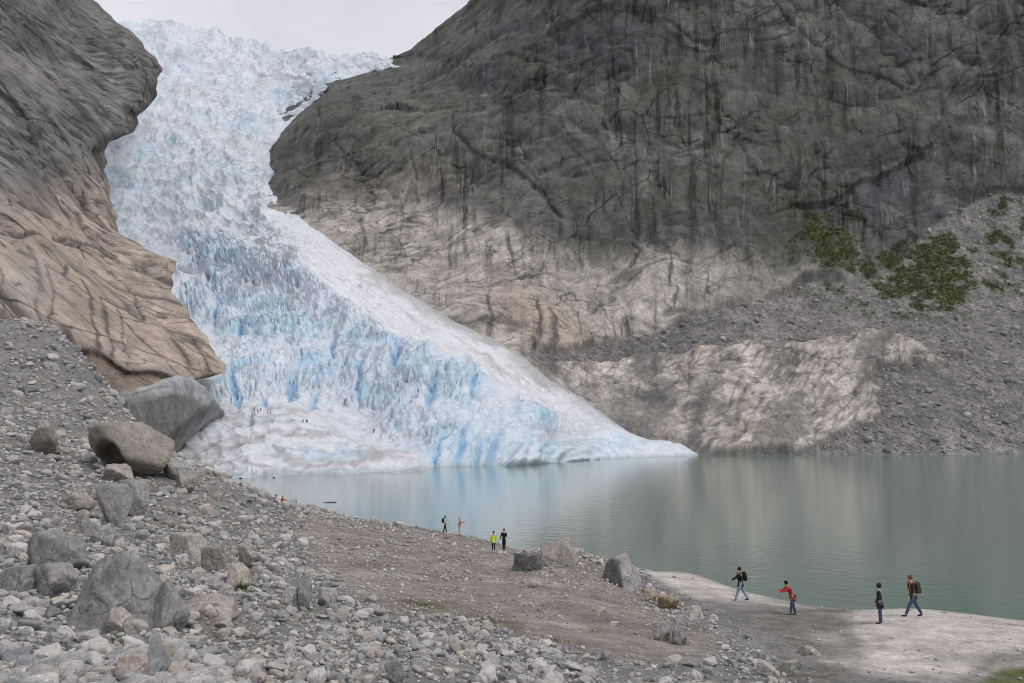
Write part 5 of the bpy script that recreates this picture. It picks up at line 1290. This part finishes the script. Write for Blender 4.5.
# ================================================================== PEOPLE take their places
def ice_hit(u, v):
    d_ = (iceU - u) ** 2 + (iceV - v) ** 2
    d_ = d_ + np.where(d_ < 9, iceP[..., 1] * 1e-3, 0)
    return iceP.reshape(-1, 3)[int(np.argmin(d_))]
for label, u, v, px, yaw_, J, (body, parts), pack, group, ice, extra in PEOPLE:
    g = ice_hit(u, v) if ice else ground_hit(u, v)
    tall = J['crown'].z + .07
    sc_p = px * g[1] / F / tall
    o = link(bpy.data.objects.new('person', body)); o.location = Vector(g) - Vector((0, 0, .05 if ice else (-.12 if g[1] > 95 else .015))); o.rotation_euler = (0, 0, math.radians(yaw_)); o.scale = (sc_p,) * 3
    tag(o, label, 'person', group)
    for nm, me in parts: link(bpy.data.objects.new(nm, me), o)
    if pack:
        pm, straps, pocket = pack[2]
        pk = link(bpy.data.objects.new('backpack', pm)); pk.location = o.location; pk.rotation_euler = o.rotation_euler; pk.scale = o.scale
        pm.materials.append(MC[pack[0]]); tag(pk, pack[1], 'backpack')
        for st_ in straps: st_.materials.append(MC['strap_red' if pack[0] == 'olive_cloth' else pack[0]]); link(bpy.data.objects.new('strap', st_), pk)
        pocket.materials.append(MC[pack[0]]); link(bpy.data.objects.new('pocket', pocket), pk)
    if extra == 'bag':
        def sup(p): return Vector([math.copysign(abs(t) ** .6, t) for t in p])
        hp = J['hip-1'] + Vector((-.13, -.13, -.08))
        me = ball_mesh('shoulder_bag', hp, (.14, .07, .17), 3, sup); me.materials.append(MC['bag_black'])
        bg_ = link(bpy.data.objects.new('shoulder_bag', me)); bg_.location = o.location; bg_.rotation_euler = o.rotation_euler; bg_.scale = o.scale
        tag(bg_, 'black shoulder bag hanging at the hip of the person in red', 'bag')
        pts = [hp + Vector((0, 0, .14)), J['chest'] + Vector((-.14, -.10, 0)), J['sh1'] + Vector((0, -.06, .08)), J['chest'] + Vector((.14, -.02, -.05)), hp + Vector((.08, 0, .12))]
        sm = skin_mesh('strap', [(tuple(p), .014) for p in pts], [(i, i + 1) for i in range(4)], 1); sm.materials.append(MC['bag_black']); link(bpy.data.objects.new('strap', sm), bg_)
# ================================================================== LIGHT, SKY, CAMERA
sc_ = bpy.context.scene
W = bpy.data.worlds.new('World'); sc_.world = W; W.use_nodes = True
nt = W.node_tree; bg = nt.nodes['Background']
SUN_EL, SUN_AZ = math.radians(52), math.radians(125)       # azimuth clockwise from north (+Y)
sky = nt.nodes.new('ShaderNodeTexSky'); sky.sky_type = 'NISHITA'; sky.sun_disc = False
sky.sun_elevation = SUN_EL; sky.sun_rotation = SUN_AZ; sky.air_density = 1; sky.dust_density = 4
hs = nt.nodes.new('ShaderNodeHueSaturation'); hs.inputs['Saturation'].default_value = .25
cloud = nt.nodes.new('ShaderNodeRGB'); cloud.outputs[0].default_value = (8.5, 8.5, 9.15, 1)
mx = nt.nodes.new('ShaderNodeMix'); mx.data_type = 'RGBA'; mx.inputs['Factor'].default_value = .85
nt.links.new(sky.outputs[0], hs.inputs['Color'])
tcw = nt.nodes.new('ShaderNodeTexCoord'); nzw = nt.nodes.new('ShaderNodeTexNoise'); nzw.inputs['Scale'].default_value = 3.5; nzw.inputs['Detail'].default_value = 5
mpw = nt.nodes.new('ShaderNodeMapping'); mpw.inputs['Scale'].default_value = (1, 1, 3); nt.links.new(tcw.outputs['Generated'], mpw.inputs[0]); nt.links.new(mpw.outputs[0], nzw.inputs['Vector'])
mrw = nt.nodes.new('ShaderNodeMapRange'); mrw.inputs[1].default_value = .3; mrw.inputs[2].default_value = .7; mrw.inputs[3].default_value = .90; mrw.inputs[4].default_value = 1.08; nt.links.new(nzw.outputs[0], mrw.inputs[0])
cvw = nt.nodes.new('ShaderNodeVectorMath'); cvw.operation = 'SCALE'; nt.links.new(cloud.outputs[0], cvw.inputs[0]); nt.links.new(mrw.outputs[0], cvw.inputs['Scale'])
nt.links.new(hs.outputs[0], mx.inputs['A']); nt.links.new(cvw.outputs[0], mx.inputs['B'])
nt.links.new(mx.outputs['Result'], bg.inputs['Color']); bg.inputs['Strength'].default_value = .1
sl = bpy.data.lights.new('sun', 'SUN'); sl.energy = 1.4; sl.angle = math.radians(25); sl.color = (1, .97, .93)
so = link(bpy.data.objects.new('sun', sl))
dvec = Vector((math.sin(SUN_AZ) * math.cos(SUN_EL), math.cos(SUN_AZ) * math.cos(SUN_EL), math.sin(SUN_EL)))
so.rotation_euler = dvec.to_track_quat('Z', 'Y').to_euler()
so.location = (0, 0, 60)
cam = bpy.data.cameras.new('camera'); co = link(bpy.data.objects.new('camera', cam))
cam.sensor_width = 36; cam.lens = F / 1024 * 36; cam.clip_end = 8000; cam.clip_start = .1
co.location = (0, 0, CAM_H); co.rotation_euler = (math.pi / 2 + PITCH, 0, 0)
sc_.camera = co
vs = sc_.view_settings; vs.view_transform = 'Standard'; vs.look = 'None'; vs.gamma = 1; vs.exposure = 0; vs.use_curve_mapping = False
sc_.cycles.filter_width = 1.0; sc_.cycles.max_bounces = 5; sc_.cycles.diffuse_bounces = 3; sc_.cycles.glossy_bounces = 2
